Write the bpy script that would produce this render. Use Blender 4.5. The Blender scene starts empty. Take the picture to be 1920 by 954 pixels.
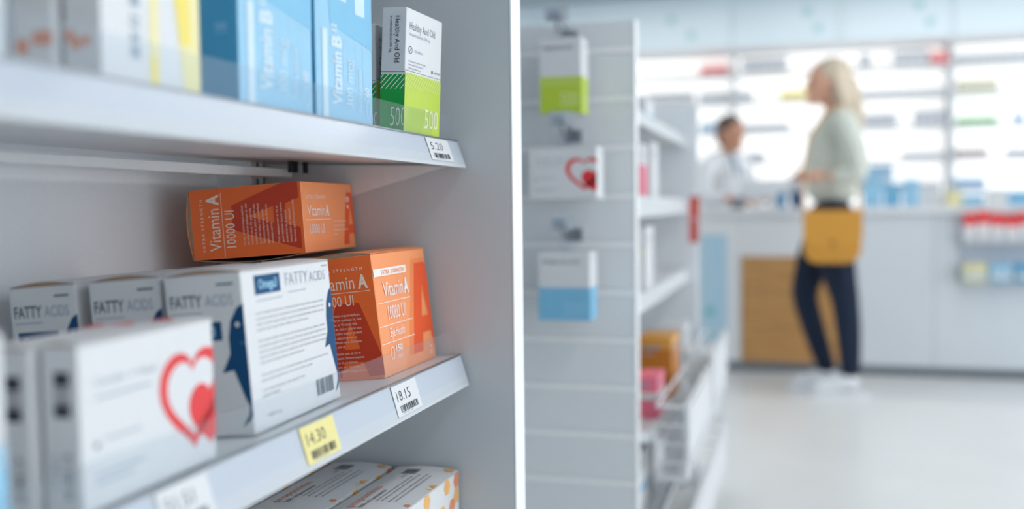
import bpy, bmesh, math, random
from mathutils import Vector, Matrix
from mathutils.geometry import tessellate_polygon
random.seed(7)
SC = bpy.context.scene
COL = SC.collection
PI = math.pi

# ------------------------------------------------------------------ camera
FPX = 1867.0
psi = math.atan(540 / FPX); pit = math.atan(89 / FPX); rol = 0.0115
fw = Vector((math.cos(psi) * math.cos(pit), math.sin(psi) * math.cos(pit), -math.sin(pit)))
r0 = Vector((math.sin(psi), -math.cos(psi), 0)); u0 = r0.cross(fw)
cr = r0 * math.cos(rol) - u0 * math.sin(rol)
cu = u0 * math.cos(rol) + r0 * math.sin(rol)
cam_d = bpy.data.cameras.new('camera'); cam = bpy.data.objects.new('camera', cam_d); COL.objects.link(cam)
M = Matrix.Identity(4)
for i in range(3):
    M[i][0] = cr[i]; M[i][1] = cu[i]; M[i][2] = -fw[i]
M[2][3] = 0.95
cam.matrix_world = M
cam_d.sensor_width = 36.0; cam_d.lens = 36.0 * FPX / 1920
cam_d.clip_start = 0.02; cam_d.clip_end = 60
cam_d.dof.use_dof = True; cam_d.dof.focus_distance = 1.06; cam_d.dof.aperture_fstop = 2.0
SC.camera = cam

# ------------------------------------------------------------------ world, exposure
w = bpy.data.worlds.new('world'); SC.world = w; w.use_nodes = True
bg = w.node_tree.nodes['Background']; bg.inputs[0].default_value = (0.89, 0.95, 1.0, 1); bg.inputs[1].default_value = 2.3
SC.view_settings.view_transform = 'Standard'; SC.view_settings.look = 'None'
SC.view_settings.exposure = 0.0; SC.view_settings.gamma = 1.0; SC.view_settings.use_curve_mapping = False
LAMP = 7.5        # ceiling lamp emission
BACKLIT = 0.80    # back-lit wall shelves

# ------------------------------------------------------------------ materials
def lin(c):
    c = c / 255.0
    return c / 12.92 if c <= 0.04045 else ((c + 0.055) / 1.055) ** 2.4
MATS = {}
def mat(name, rgb, rough=0.5, var=0.05, scale=60, bump=0.0, metal=0.0, spec=0.5, emit=0.0, coat=0.0):
    if name in MATS: return MATS[name]
    m = bpy.data.materials.new(name); m.use_nodes = True
    nt = m.node_tree; b = nt.nodes['Principled BSDF']
    c = [lin(v) for v in rgb]
    tc = nt.nodes.new('ShaderNodeTexCoord'); nz = nt.nodes.new('ShaderNodeTexNoise')
    nz.inputs['Scale'].default_value = scale; nz.inputs['Detail'].default_value = 3
    nt.links.new(tc.outputs['Object'], nz.inputs['Vector'])
    rp = nt.nodes.new('ShaderNodeMix'); rp.data_type = 'RGBA'
    rp.inputs[6].default_value = (*[v * (1 - var) for v in c], 1); rp.inputs[7].default_value = (*[min(1, v * (1 + var)) for v in c], 1)
    nt.links.new(nz.outputs['Fac'], rp.inputs[0]); nt.links.new(rp.outputs[2], b.inputs['Base Color'])
    b.inputs['Roughness'].default_value = rough; b.inputs['Metallic'].default_value = metal
    b.inputs['Specular IOR Level'].default_value = spec; b.inputs['Coat Weight'].default_value = coat
    if emit:
        b.inputs['Emission Color'].default_value = (*c, 1); b.inputs['Emission Strength'].default_value = emit
    if bump:
        bp = nt.nodes.new('ShaderNodeBump'); bp.inputs['Strength'].default_value = bump; bp.inputs['Distance'].default_value = 0.002
        nt.links.new(nz.outputs['Fac'], bp.inputs['Height']); nt.links.new(bp.outputs['Normal'], b.inputs['Normal'])
    MATS[name] = m
    return m
def clear_plastic(name, tint, milk=0.10, ior=1.25, rough=0.06):
    m = bpy.data.materials.new(name); m.use_nodes = True; nt = m.node_tree
    for n in list(nt.nodes): nt.nodes.remove(n)
    out = nt.nodes.new('ShaderNodeOutputMaterial'); tr = nt.nodes.new('ShaderNodeBsdfTransparent'); tr.inputs[0].default_value = (*tint, 1)
    di = nt.nodes.new('ShaderNodeBsdfTranslucent'); di.inputs[0].default_value = (0.8, 0.87, 0.92, 1)
    df = nt.nodes.new('ShaderNodeBsdfDiffuse'); df.inputs[0].default_value = (0.8, 0.87, 0.92, 1)
    a0 = nt.nodes.new('ShaderNodeMixShader'); a0.inputs[0].default_value = 0.5
    nt.links.new(di.outputs[0], a0.inputs[1]); nt.links.new(df.outputs[0], a0.inputs[2])
    gl = nt.nodes.new('ShaderNodeBsdfGlossy'); gl.inputs['Roughness'].default_value = rough
    m1 = nt.nodes.new('ShaderNodeMixShader'); m1.inputs[0].default_value = milk
    nt.links.new(tr.outputs[0], m1.inputs[1]); nt.links.new(a0.outputs[0], m1.inputs[2])
    fr = nt.nodes.new('ShaderNodeFresnel'); fr.inputs[0].default_value = ior
    m2 = nt.nodes.new('ShaderNodeMixShader')
    ge = nt.nodes.new('ShaderNodeNewGeometry'); mu = nt.nodes.new('ShaderNodeMath'); mu.operation = 'MULTIPLY'
    iv = nt.nodes.new('ShaderNodeMath'); iv.operation = 'SUBTRACT'; iv.inputs[0].default_value = 1.0
    nt.links.new(ge.outputs['Backfacing'], iv.inputs[1]); nt.links.new(iv.outputs[0], mu.inputs[0]); nt.links.new(fr.outputs[0], mu.inputs[1])
    nt.links.new(mu.outputs[0], m2.inputs[0]); nt.links.new(m1.outputs[0], m2.inputs[1]); nt.links.new(gl.outputs[0], m2.inputs[2])
    nt.links.new(m2.outputs[0], out.inputs[0])
    MATS[name] = m
    return m
mat('white_metal', (222, 224, 226), 0.42)
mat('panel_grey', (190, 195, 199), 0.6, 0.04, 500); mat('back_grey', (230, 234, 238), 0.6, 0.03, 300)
mat('panel_edge', (246, 247, 248), 0.4)
mat('rail_white', (202, 206, 209), 0.45, 0.02, spec=0.3)
mat('steel', (150, 155, 160), 0.3, metal=0.9)
mat('dark_steel', (60, 66, 72), 0.4, metal=0.6)
mat('card_white', (220, 221, 223), 0.45, 0.02)
mat('card_back', (176, 148, 124), 0.85, 0.12, 300)
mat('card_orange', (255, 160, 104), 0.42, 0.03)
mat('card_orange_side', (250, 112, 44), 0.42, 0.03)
mat('ink_orange_mid', (254, 140, 82), 0.42); mat('ink_orange_deep', (242, 90, 34), 0.42); mat('ink_rust', (205, 60, 24), 0.42)
mat('ink_white', (246, 240, 234), 0.5); mat('ink_peach', (252, 228, 210), 0.5)
mat('ink_navy', (4, 72, 116), 0.55, spec=0.3); mat('ink_paleblue', (206, 226, 238), 0.5); mat('ink_grey', (92, 106, 120), 0.5); mat('ink_pale', (150, 165, 180), 0.5); mat('ink_dark', (38, 48, 58), 0.5)
mat('ink_red', (226, 50, 52), 0.45); mat('ink_green', (2, 160, 62), 0.45); mat('ink_lime', (184, 208, 62), 0.4); mat('ink_lime_pale', (222, 232, 160), 0.4)
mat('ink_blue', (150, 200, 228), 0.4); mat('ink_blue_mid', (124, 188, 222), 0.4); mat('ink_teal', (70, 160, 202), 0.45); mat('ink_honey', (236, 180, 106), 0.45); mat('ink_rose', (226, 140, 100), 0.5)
mat('ink_yellow', (240, 220, 110), 0.4); mat('ink_cream', (236, 226, 170), 0.4); mat('card_greyed', (196, 200, 204), 0.5)
mat('tag_yellow', (234, 222, 148), 0.5)
clear_plastic('clear_lip', (0.955, 0.97, 0.98), milk=0.05)
clear_plastic('clear_cover', (0.97, 0.98, 1.0), milk=0.02, ior=1.12, rough=0.12)

# ------------------------------------------------------------------ object helpers
def tag(o, label=None, cat=None, group=None, kind=None):
    if label: o['label'] = label
    if cat: o['category'] = cat
    if group: o['group'] = group
    if kind: o['kind'] = kind
    return o
def empty(name, loc=(0, 0, 0), rot=None):
    o = bpy.data.objects.new(name, None); COL.objects.link(o); o.location = loc; o.empty_display_size = 0.05
    if rot is not None: o.rotation_euler = rot
    return o
def link(name, me, mats, parent=None, smooth=False):
    o = bpy.data.objects.new(name, me); COL.objects.link(o)
    if len(me.materials) == 0:
        for m in (mats if isinstance(mats, (list, tuple)) else [mats]): me.materials.append(MATS[m] if isinstance(m, str) else m)
    if parent is not None: o.parent = parent
    if smooth:
        for p in me.polygons: p.use_smooth = True
    return o
class MB:
    def __init__(s): s.bm = bmesh.new()
    def box(s, x0, x1, y0, y1, z0, z1, bev=0.0, mi=0):
        vs = [s.bm.verts.new((x, y, z)) for x in (x0, x1) for y in (y0, y1) for z in (z0, z1)]
        fs = [(0, 1, 3, 2), (4, 6, 7, 5), (0, 4, 5, 1), (2, 3, 7, 6), (0, 2, 6, 4), (1, 5, 7, 3)]
        nf = [s.bm.faces.new([vs[i] for i in f]) for f in fs]
        for f in nf: f.material_index = mi
        if bev:
            es = list({e for f in nf for e in f.edges})
            bmesh.ops.bevel(s.bm, geom=es, offset=bev, segments=1, affect='EDGES', profile=0.5)
        return s
    def prism(s, pts, axis, a, b, mi=0):
        # pts: 2D outline in the two other axes (in xyz order), extruded along axis from a to b
        def mk(p, t):
            q = list(p); q.insert(axis, t); return s.bm.verts.new(q)
        A = [mk(p, a) for p in pts]; B = [mk(p, b) for p in pts]
        n = len(pts)
        fs = [s.bm.faces.new(A), s.bm.faces.new(B[::-1])]
        for i in range(n): fs.append(s.bm.faces.new((A[i], B[i], B[(i + 1) % n], A[(i + 1) % n])))
        for f in fs: f.material_index = mi
        return s
    def tube(s, pts, r, n=8, mi=0):
        pts = [Vector(p) for p in pts]; rings = []
        for i, p in enumerate(pts):
            d = (pts[min(i + 1, len(pts) - 1)] - pts[max(i - 1, 0)]).normalized()
            a = d.orthogonal().normalized() if i == 0 else (a - d * a.dot(d)).normalized()
            b = d.cross(a); rr = r[i] if isinstance(r, (list, tuple)) else r
            rings.append([s.bm.verts.new(p + (a * math.cos(2 * PI * k / n) + b * math.sin(2 * PI * k / n)) * rr) for k in range(n)])
        for A, B in zip(rings, rings[1:]):
            for k in range(n): s.bm.faces.new((A[k], A[(k + 1) % n], B[(k + 1) % n], B[k])).material_index = mi
        s.bm.faces.new(rings[0][::-1]).material_index = mi; s.bm.faces.new(rings[-1]).material_index = mi
        return s
    def lathe(s, prof, n=20, mi=0, c=(0, 0)):
        rings = [[s.bm.verts.new((c[0] + r * math.cos(2 * PI * k / n), c[1] + r * math.sin(2 * PI * k / n), z)) for k in range(n)] for r, z in prof]
        for A, B in zip(rings, rings[1:]):
            for k in range(n): s.bm.faces.new((A[k], A[(k + 1) % n], B[(k + 1) % n], B[k])).material_index = mi
        s.bm.faces.new(rings[0][::-1]).material_index = mi; s.bm.faces.new(rings[-1]).material_index = mi
        return s
    def mesh(s, name):
        bmesh.ops.recalc_face_normals(s.bm, faces=s.bm.faces)
        me = bpy.data.meshes.new(name); s.bm.to_mesh(me); s.bm.free(); return me
    def build(s, name, mats, parent=None, smooth=False):
        return link(name, s.mesh(name), mats, parent, smooth)
def struct(o): o['kind'] = 'structure'; return o

# ------------------------------------------------------------------ flat print (lettering, marks)
TCACHE = {}
def text_tris(s, bold=0.0):
    k = (s, bold)
    if k in TCACHE: return TCACHE[k]
    cu_ = bpy.data.curves.new('t', 'FONT'); cu_.body = s; cu_.size = 1.0; cu_.resolution_u = 2; cu_.offset = bold
    ob = bpy.data.objects.new('t', cu_); COL.objects.link(ob)
    dg = bpy.context.evaluated_depsgraph_get(); me = bpy.data.meshes.new_from_object(ob.evaluated_get(dg))
    vs = [(v.co.x, v.co.y) for v in me.vertices]; fs = [tuple(p.vertices) for p in me.polygons]
    bpy.data.objects.remove(ob); bpy.data.curves.remove(cu_); bpy.data.meshes.remove(me)
    x0 = min([v[0] for v in vs] or [0]); x1 = max([v[0] for v in vs] or [1])
    TCACHE[k] = (vs, fs, x0, x1)
    return TCACHE[k]
CAP = 0.70
def clip(poly, U, V):
    for ax, lim, sgn in ((0, 0, 1), (0, U, -1), (1, 0, 1), (1, V, -1)):
        out = []
        for i in range(len(poly)):
            a, b = poly[i - 1], poly[i]
            da, db = (a[ax] - lim) * sgn, (b[ax] - lim) * sgn
            if (da >= 0) != (db >= 0):
                t = da / (da - db); out.append((a[0] + (b[0] - a[0]) * t, a[1] + (b[1] - a[1]) * t))
            if db >= 0: out.append(b)
        poly = out
        if len(poly) < 3: return []
    return poly
class Print:
    """flat print on a face of size U x V; layers are stacked a hair apart"""
    def __init__(s, U, V): s.U = U; s.V = V; s.v = []; s.f = []; s.m = []; s.mats = []; s.layer = 0
    def _mi(s, m):
        if m not in s.mats: s.mats.append(m)
        return s.mats.index(m)
    def _add(s, pts, m):
        pts = clip(list(pts), s.U, s.V)
        if len(pts) < 3: return
        b = len(s.v); s.v += [(p[0], p[1], s.layer) for p in pts]; s.f.append(tuple(range(b, b + len(pts)))); s.m.append(s._mi(m))
    def up(s): s.layer += 1; return s
    def rect(s, u0, v0, u1, v1, m): s._add([(u0, v0), (u1, v0), (u1, v1), (u0, v1)], m); return s
    def poly(s, pts, m):
        P = [Vector((p[0], p[1], 0)) for p in pts]
        for t in tessellate_polygon([P]): s._add([pts[i] for i in t], m)
        return s
    def disc(s, u, v, r, m, n=16, ru=None): s._add([(u + (ru or r) * math.cos(2 * PI * k / n), v + r * math.sin(2 * PI * k / n)) for k in range(n)], m); return s
    def ring(s, outer, inner, m):
        n = len(outer)
        for i in range(n): s._add([outer[i], outer[(i + 1) % n], inner[(i + 1) % n], inner[i]], m)
        return s
    def line(s, a, b, wd, m):
        d = Vector((b[0] - a[0], b[1] - a[1])); n = Vector((-d.y, d.x)).normalized() * wd / 2
        s._add([(a[0] - n.x, a[1] - n.y), (b[0] - n.x, b[1] - n.y), (b[0] + n.x, b[1] + n.y), (a[0] + n.x, a[1] + n.y)], m); return s
    def text(s, t, u, v, cap, m, width=None, rot=0, bold=0.0):
        """t starts at (u, v), capital height cap; width fixes its length"""
        vs, fs, x0, x1 = text_tris(t, bold)
        k = cap / CAP; kx = width / (x1 - x0) if width else k * 0.8
        c, sn = math.cos(rot), math.sin(rot)
        q = [(u + (x - x0) * kx * c - y * k * sn, v + (x - x0) * kx * sn + y * k * c) for x, y in vs]
        for f in fs: s._add([q[i] for i in f], m)
        return s
    def bars(s, u0, v0, u1, v1, m, n=16, vert=True, seed=1):
        rr = random.Random(seed); t = 0.0
        while t < 1:
            a = rr.choice((0.4, 0.7, 1.2)) / n; b = min(1, t + a)
            if vert: s.rect(u0 + (u1 - u0) * t, v0, u0 + (u1 - u0) * b, v1, m)
            else: s.rect(u0, v0 + (v1 - v0) * t, u1, v0 + (v1 - v0) * b, m)
            t = b + rr.choice((0.3, 0.5, 0.8)) / n
        return s
    def para(s, lines, u, v, cap, step, m, kx=0.72):
        for i, l in enumerate(lines):
            vs, fs, x0, x1 = text_tris(l)
            s.text(l, u, v - i * step, cap, m, width=(x1 - x0) * cap / CAP * kx)
        return s
    def build(s, name, frame, parent, eps=0.00022):
        me = bpy.data.meshes.new(name)
        me.from_pydata([frame(a, b, eps * (1 + l)) for a, b, l in s.v], [], s.f)
        for m in s.mats: me.materials.append(MATS[m])
        for p, i in zip(me.polygons, s.m): p.material_index = i
        o = bpy.data.objects.new(name, me); COL.objects.link(o); o.parent = parent
        return o
# face frames of a carton of length L (along x), width W (y, into the shelf), height H
def f_front(L, W, H): return lambda u, v, e: (u, -e, v)
def f_side(L, W, H): return lambda u, v, e: (-e, W - u, v)
def f_top(L, W, H): return lambda u, v, e: (u, v, H + e)
def f_bottom(L, W, H): return lambda u, v, e: (u, W - v, -e)
def arch(axis_len, run, base, a, th=0.0006, n=10):
    """outline of a bowed panel: list of (t, h) going out and back"""
    o = [(run * i / n, base + a * math.sin(PI * i / n)) for i in range(n + 1)]
    return [(t, h + th) for t, h in o] + [(t, h) for t, h in reversed(o)]
def carton(name, label, group, loc, rot, L, W, H, body='card_white', flap=0.0, flap_mat=None, cat='carton', side_mat=None, inner='card_back'):
    r = empty(name, loc, rot); tag(r, label, cat, group)
    b = MB()
    b.box(0, L, 0, W, 0, H - (0.0012 if flap else 0), bev=0.0007)
    mats = [body]
    if side_mat: mats.append(side_mat)
    if flap: mats.append(inner)
    b.bm.normal_update()
    bmesh.ops.recalc_face_normals(b.bm, faces=b.bm.faces)
    for f in b.bm.faces:
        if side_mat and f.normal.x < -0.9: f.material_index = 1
        if flap and f.normal.z > 0.9: f.material_index = len(mats) - 1
    b.build('body', mats, r)
    if flap:
        p = MB(); p.prism(arch(L, W, H - 0.0008, flap), 0, 0.0004, L - 0.0004)
        p.build('top_flap', flap_mat or body, r)
        p = MB(); p.prism([(t, h - 0.0003) for t, h in arch(L, W, H - 0.0008, flap)[11:]][::-1], 0, 0.0016, L - 0.0016)
        p.build('tuck_panel', inner, r)
    return r

# ------------------------------------------------------------------ the room
struct(MB().box(-3, 8.6, -4.2, 2.9, -0.05, 0).build('floor', mat('floor_resin', (226, 227, 226), 0.32, 0.05, 3)))
struct(MB().box(-3, 8.6, -4.2, 2.9, 2.56, 2.62).build('ceiling', mat('ceiling_paint', (186, 198, 208), 0.8, 0.02, 5)))
struct(MB().box(8.4, 8.6, -4.2, 2.9, 0, 2.56).build('wall_back', mat('wall_paint', (222, 228, 232), 0.7, 0.02, 5)))
struct(MB().box(-3, 8.4, 2.8, 2.9, 0, 2.56).build('wall_left', 'wall_paint'))
struct(MB().box(-3.1, -3, -4.2, 2.9, 0, 2.56).build('wall_rear', 'wall_paint'))

def ceiling_lamp(x, y, lx, ly, label):
    r = empty('ceiling_lamp', (x, y, 2.56)); tag(r, label, 'lamp', 'lamps in the ceiling')
    f = MB()
    for a in (-1, 1):
        f.box(a * lx / 2 - 0.012, a * lx / 2 + 0.012, -ly / 2, ly / 2, -0.03, 0)
        f.box(-lx / 2, lx / 2, a * ly / 2 - 0.012, a * ly / 2 + 0.012, -0.03, 0)
    f.build('frame', 'white_metal', r)
    MB().box(-lx / 2 + 0.012, lx / 2 - 0.012, -ly / 2 + 0.012, ly / 2 - 0.012, -0.02, -0.012).build('diffuser', mat('lamp_diffuser', (255, 252, 248), 0.5, 0.0, emit=LAMP), r)
for i, (x, y, lx, ly) in enumerate([(0.9, -0.9, 2.4, 0.30), (4.0, -0.9, 2.4, 0.30), (6.9, -0.9, 0.30, 2.4), (2.4, -2.6, 2.4, 0.30), (6.9, 1.3, 0.30, 1.6), (4.0, 1.7, 2.0, 0.3)]):
    ceiling_lamp(x, y, lx, ly, ['long white ceiling lamp over the near aisle', 'long white ceiling lamp over the aisle before the counter', 'white ceiling lamp across the counter', 'long white ceiling lamp over the right side of the shop', 'white ceiling lamp behind the left end of the counter', 'white ceiling lamp over the far left of the shop'][i])

# ------------------------------------------------------------------ near shelf unit
XE, YF, YB = 1.166, 0.335, 0.722      # end panel plane, its front edge, back panel plane
X0 = -0.9
UNIT = empty('shelf_unit', (X0, YB, 0)); tag(UNIT, 'tall grey shop shelf unit with white price rails, nearest the camera', 'shelf unit')
def U(o): o.location -= Vector((X0, YB, 0)); return o
def ubuild(b, name, mats, parent=None):
    o = b.build(name, mats)
    if parent is None: o.parent = UNIT; o.location = (-X0, -YB, 0)
    else: o.parent = parent
    return o
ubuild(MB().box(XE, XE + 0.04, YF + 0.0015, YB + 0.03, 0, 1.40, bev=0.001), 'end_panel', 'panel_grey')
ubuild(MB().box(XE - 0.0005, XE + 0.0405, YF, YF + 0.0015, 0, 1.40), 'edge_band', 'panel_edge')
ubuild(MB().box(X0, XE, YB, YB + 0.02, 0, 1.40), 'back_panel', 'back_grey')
ubuild(MB().box(X0 + 0.002, X0 + 0.030, 0.672, YB, 0.05, 1.36), 'slotted_upright', 'white_metal')
up = MB()
up.box(XE - 0.034, XE - 0.006, 0.672, YB, 0.05, 1.36)
ubuild(up, 'slotted_upright', 'white_metal')
sl = MB()
for k in range(50): sl.box(XE - 0.0220, XE - 0.0180, 0.6714, 0.6720, 0.10 + k * 0.025, 0.115 + k * 0.025)
o_ = ubuild(sl, 'upright_slots', 'dark_steel'); o_['kind'] = 'stuff'
T54 = math.tan(math.radians(5.4))
def shelf(zt, zb, tilt, bar=False, lip=0.028, xl=XE - 0.002):
    """shelf board whose price rail spans zb..zt at its front"""
    t = T54 if tilt else 0.0
    y0, y1 = 0.406, 0.670
    b = MB(); b.prism([(y0, zt - 0.001), (y1, zt - 0.001 - (y1 - y0) * t), (y1, zt - 0.020 - (y1 - y0) * t), (y0, zt - 0.026)], 0, X0 + 0.042, xl)
    s = ubuild(b, 'shelf_board', 'white_metal')
    # rail: a thin sloping channel, its foot standing proud
    r = MB(); r.prism([(0.404, zt), (0.407, zt), (0.407, zt - 0.003), (0.3985, zb + 0.003), (0.3985, zb), (0.393, zb), (0.3935, zb + 0.0035)], 0, X0 + 0.042, xl - 0.004)
    rr = ubuild(r, 'price_rail', 'rail_white', s)
    d = MB(); d.prism([(0.4030, zt - 0.0005), (0.4036, zt - 0.0005), (0.3936, zb + 0.0035), (0.3930, zb + 0.0035)], 0, X0 + 0.042, xl - 0.004)
    ubuild(d, 'clear_cover', 'clear_cover', s)
    e = MB(); e.box(X0 + 0.042, xl - 0.004, 0.4025, 0.4050, zt - 0.0008, zt + 0.0008)
    ubuild(e, 'rail_bead', 'steel', s)
    l = MB(); l.prism([(0.4052, zt), (0.4064, zt), (0.4044, zt + lip), (0.4032, zt + lip)], 0, X0 + 0.042, xl - 0.022)
    ubuild(l, 'front_lip', 'clear_lip', s)
    # cantilever bracket against the end panel
    for xx in (XE - 0.0035, X0 + 0.05):
        k = MB(); k.prism([(0.418, zb + 0.003), (0.671, zt - 0.022 - (y1 - y0) * t), (0.671, zb - 0.068), (0.60, zb - 0.047)], 0, xx, xx + 0.003)
        ubuild(k, 'bracket', 'white_metal', s)
    if bar:
        q = MB(); q.box(X0 + 0.05, XE - 0.038, 0.612, 0.624, zb - 0.009, zb + 0.002, bev=0.001)
        ubuild(q, 'support_bar', 'white_metal', s)
        for xx in (XE - 0.060, XE - 0.048, XE - 0.022):
            h = MB(); h.box(xx, xx + 0.003, 0.600, 0.606, zb - 0.003, zb + 0.012)
            ubuild(h, 'bracket_hook', 'dark_steel', s)
    return s
S_TOP_SHADE = shelf(1.335, 1.303, False)  # unseen top shelf, added to shade the zone above the upper shelf
S_UP = shelf(1.0312, 0.9985, False, bar=True)
S_LOW = shelf(0.7685, 0.7305, True, lip=0.033)
S_BASE = shelf(0.505, 0.468, False)
ubuild(MB().box(X0 + 0.042, XE - 0.002, 0.43, 0.445, 0, 0.468), 'kick_plate', 'panel_grey')

# ------------------------------------------------------------------ price tags in the rails
def price_tag(zt, zb, x0, x1, digits, label, yellow=False, seed=1, code=True):
    r = empty('price_tag', (x0, 0.4025, zt - 0.002)); tag(r, label, 'price tag', 'price tags in the shelf rails')
    sl_ = math.atan2(0.0098, (zt - zb) - 0.004)
    r.rotation_euler = (-sl_, 0, 0)
    Lx, Hz = x1 - x0, (zt - zb) - 0.006
    body = MB().box(0, Lx, -0.0006, -0.0002, -Hz, 0).build('paper', 'tag_yellow' if yellow else 'card_white', r)
    p = Print(Lx, Hz)
    p.text(digits, Lx * 0.12, Hz * 0.47, Hz * 0.34, 'ink_dark', width=Lx * 0.54, bold=-0.008)
    p.bars(Lx * 0.15, Hz * 0.10, Lx * 0.86, Hz * 0.32, 'ink_dark', 20, seed=seed)
    p.rect(Lx * 0.2, Hz * 0.05, Lx * 0.62, Hz * 0.07, 'ink_pale')
    p.build('lettering', lambda u, v, e: (u, -0.0006 - e, v - Hz), r)
price_tag(1.0312, 0.9985, 1.046, 1.118, '5.20', 'white price tag reading 5.20 at the end of the upper rail', seed=3)
price_tag(0.7685, 0.7305, 0.937, 1.003, '18.15', 'white price tag reading 18.15 below the orange carton', seed=4)
price_tag(0.7685, 0.7305, 0.742, 0.804, '14.30', 'yellow price tag reading 14.30 on the lower rail', True, seed=5)
price_tag(0.7685, 0.7305, 0.548, 0.606, '51.51', 'white price tag on the lower rail below the red heart carton', seed=6)

# ------------------------------------------------------------------ orange cartons
OL, OW, OH = 0.160, 0.080, 0.1372
P1 = ['Cu usu omnium eripuit explicari,', 'sea odio harum qualisque ut, case', 'nostrud nec ei. Vix quod vide', 'honestatis et, dolore aperiri eam', 'cu, ei vim ludico utamur eleifend.', 'Tacimates adipiscing nam at,', 'agam mentitum vix in. Detracto', 'consulatu eam id.']
P2 = ['Iriure maluisset cum ut, his te', 'quod maluisset. Summo impetus', 'praesent te vis, id detraxit', 'interpretaris nec, platonem', 'liberavisse signiferumque mo mea.']
def spaced(t): return ' '.join(t)
def big_A(p, cu_, wid, v0, v1, m, leg=0.30, hole=None):
    """a block capital A centred on cu_"""
    h = v1 - v0; ap = wid * 0.17; lw = wid * leg
    L = [(cu_ - wid / 2, v0), (cu_ - wid / 2 + lw, v0), (cu_ - wid / 2 + lw + wid * 0.06, v0 + h * 0.20), (cu_ + wid / 2 - lw - wid * 0.06, v0 + h * 0.20), (cu_ + wid / 2 - lw, v0), (cu_ + wid / 2, v0), (cu_ + ap, v1), (cu_ - ap, v1)]
    tri = [(cu_ - wid * 0.115, v0 + h * 0.38), (cu_ + wid * 0.115, v0 + h * 0.38), (cu_, v0 + h * 0.76)]
    # body in convex pieces around the hole
    A, B, C_, D, E_, F, G, H_ = L
    t0, t1, t2 = tri
    for q in ([A, B, C_, t0, H_], [t0, C_, D, t1], [t1, D, E_, F, G], [H_, t0, t2], [H_, t2, G], [t2, t1, G]):
        p._add(q, m)
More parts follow.
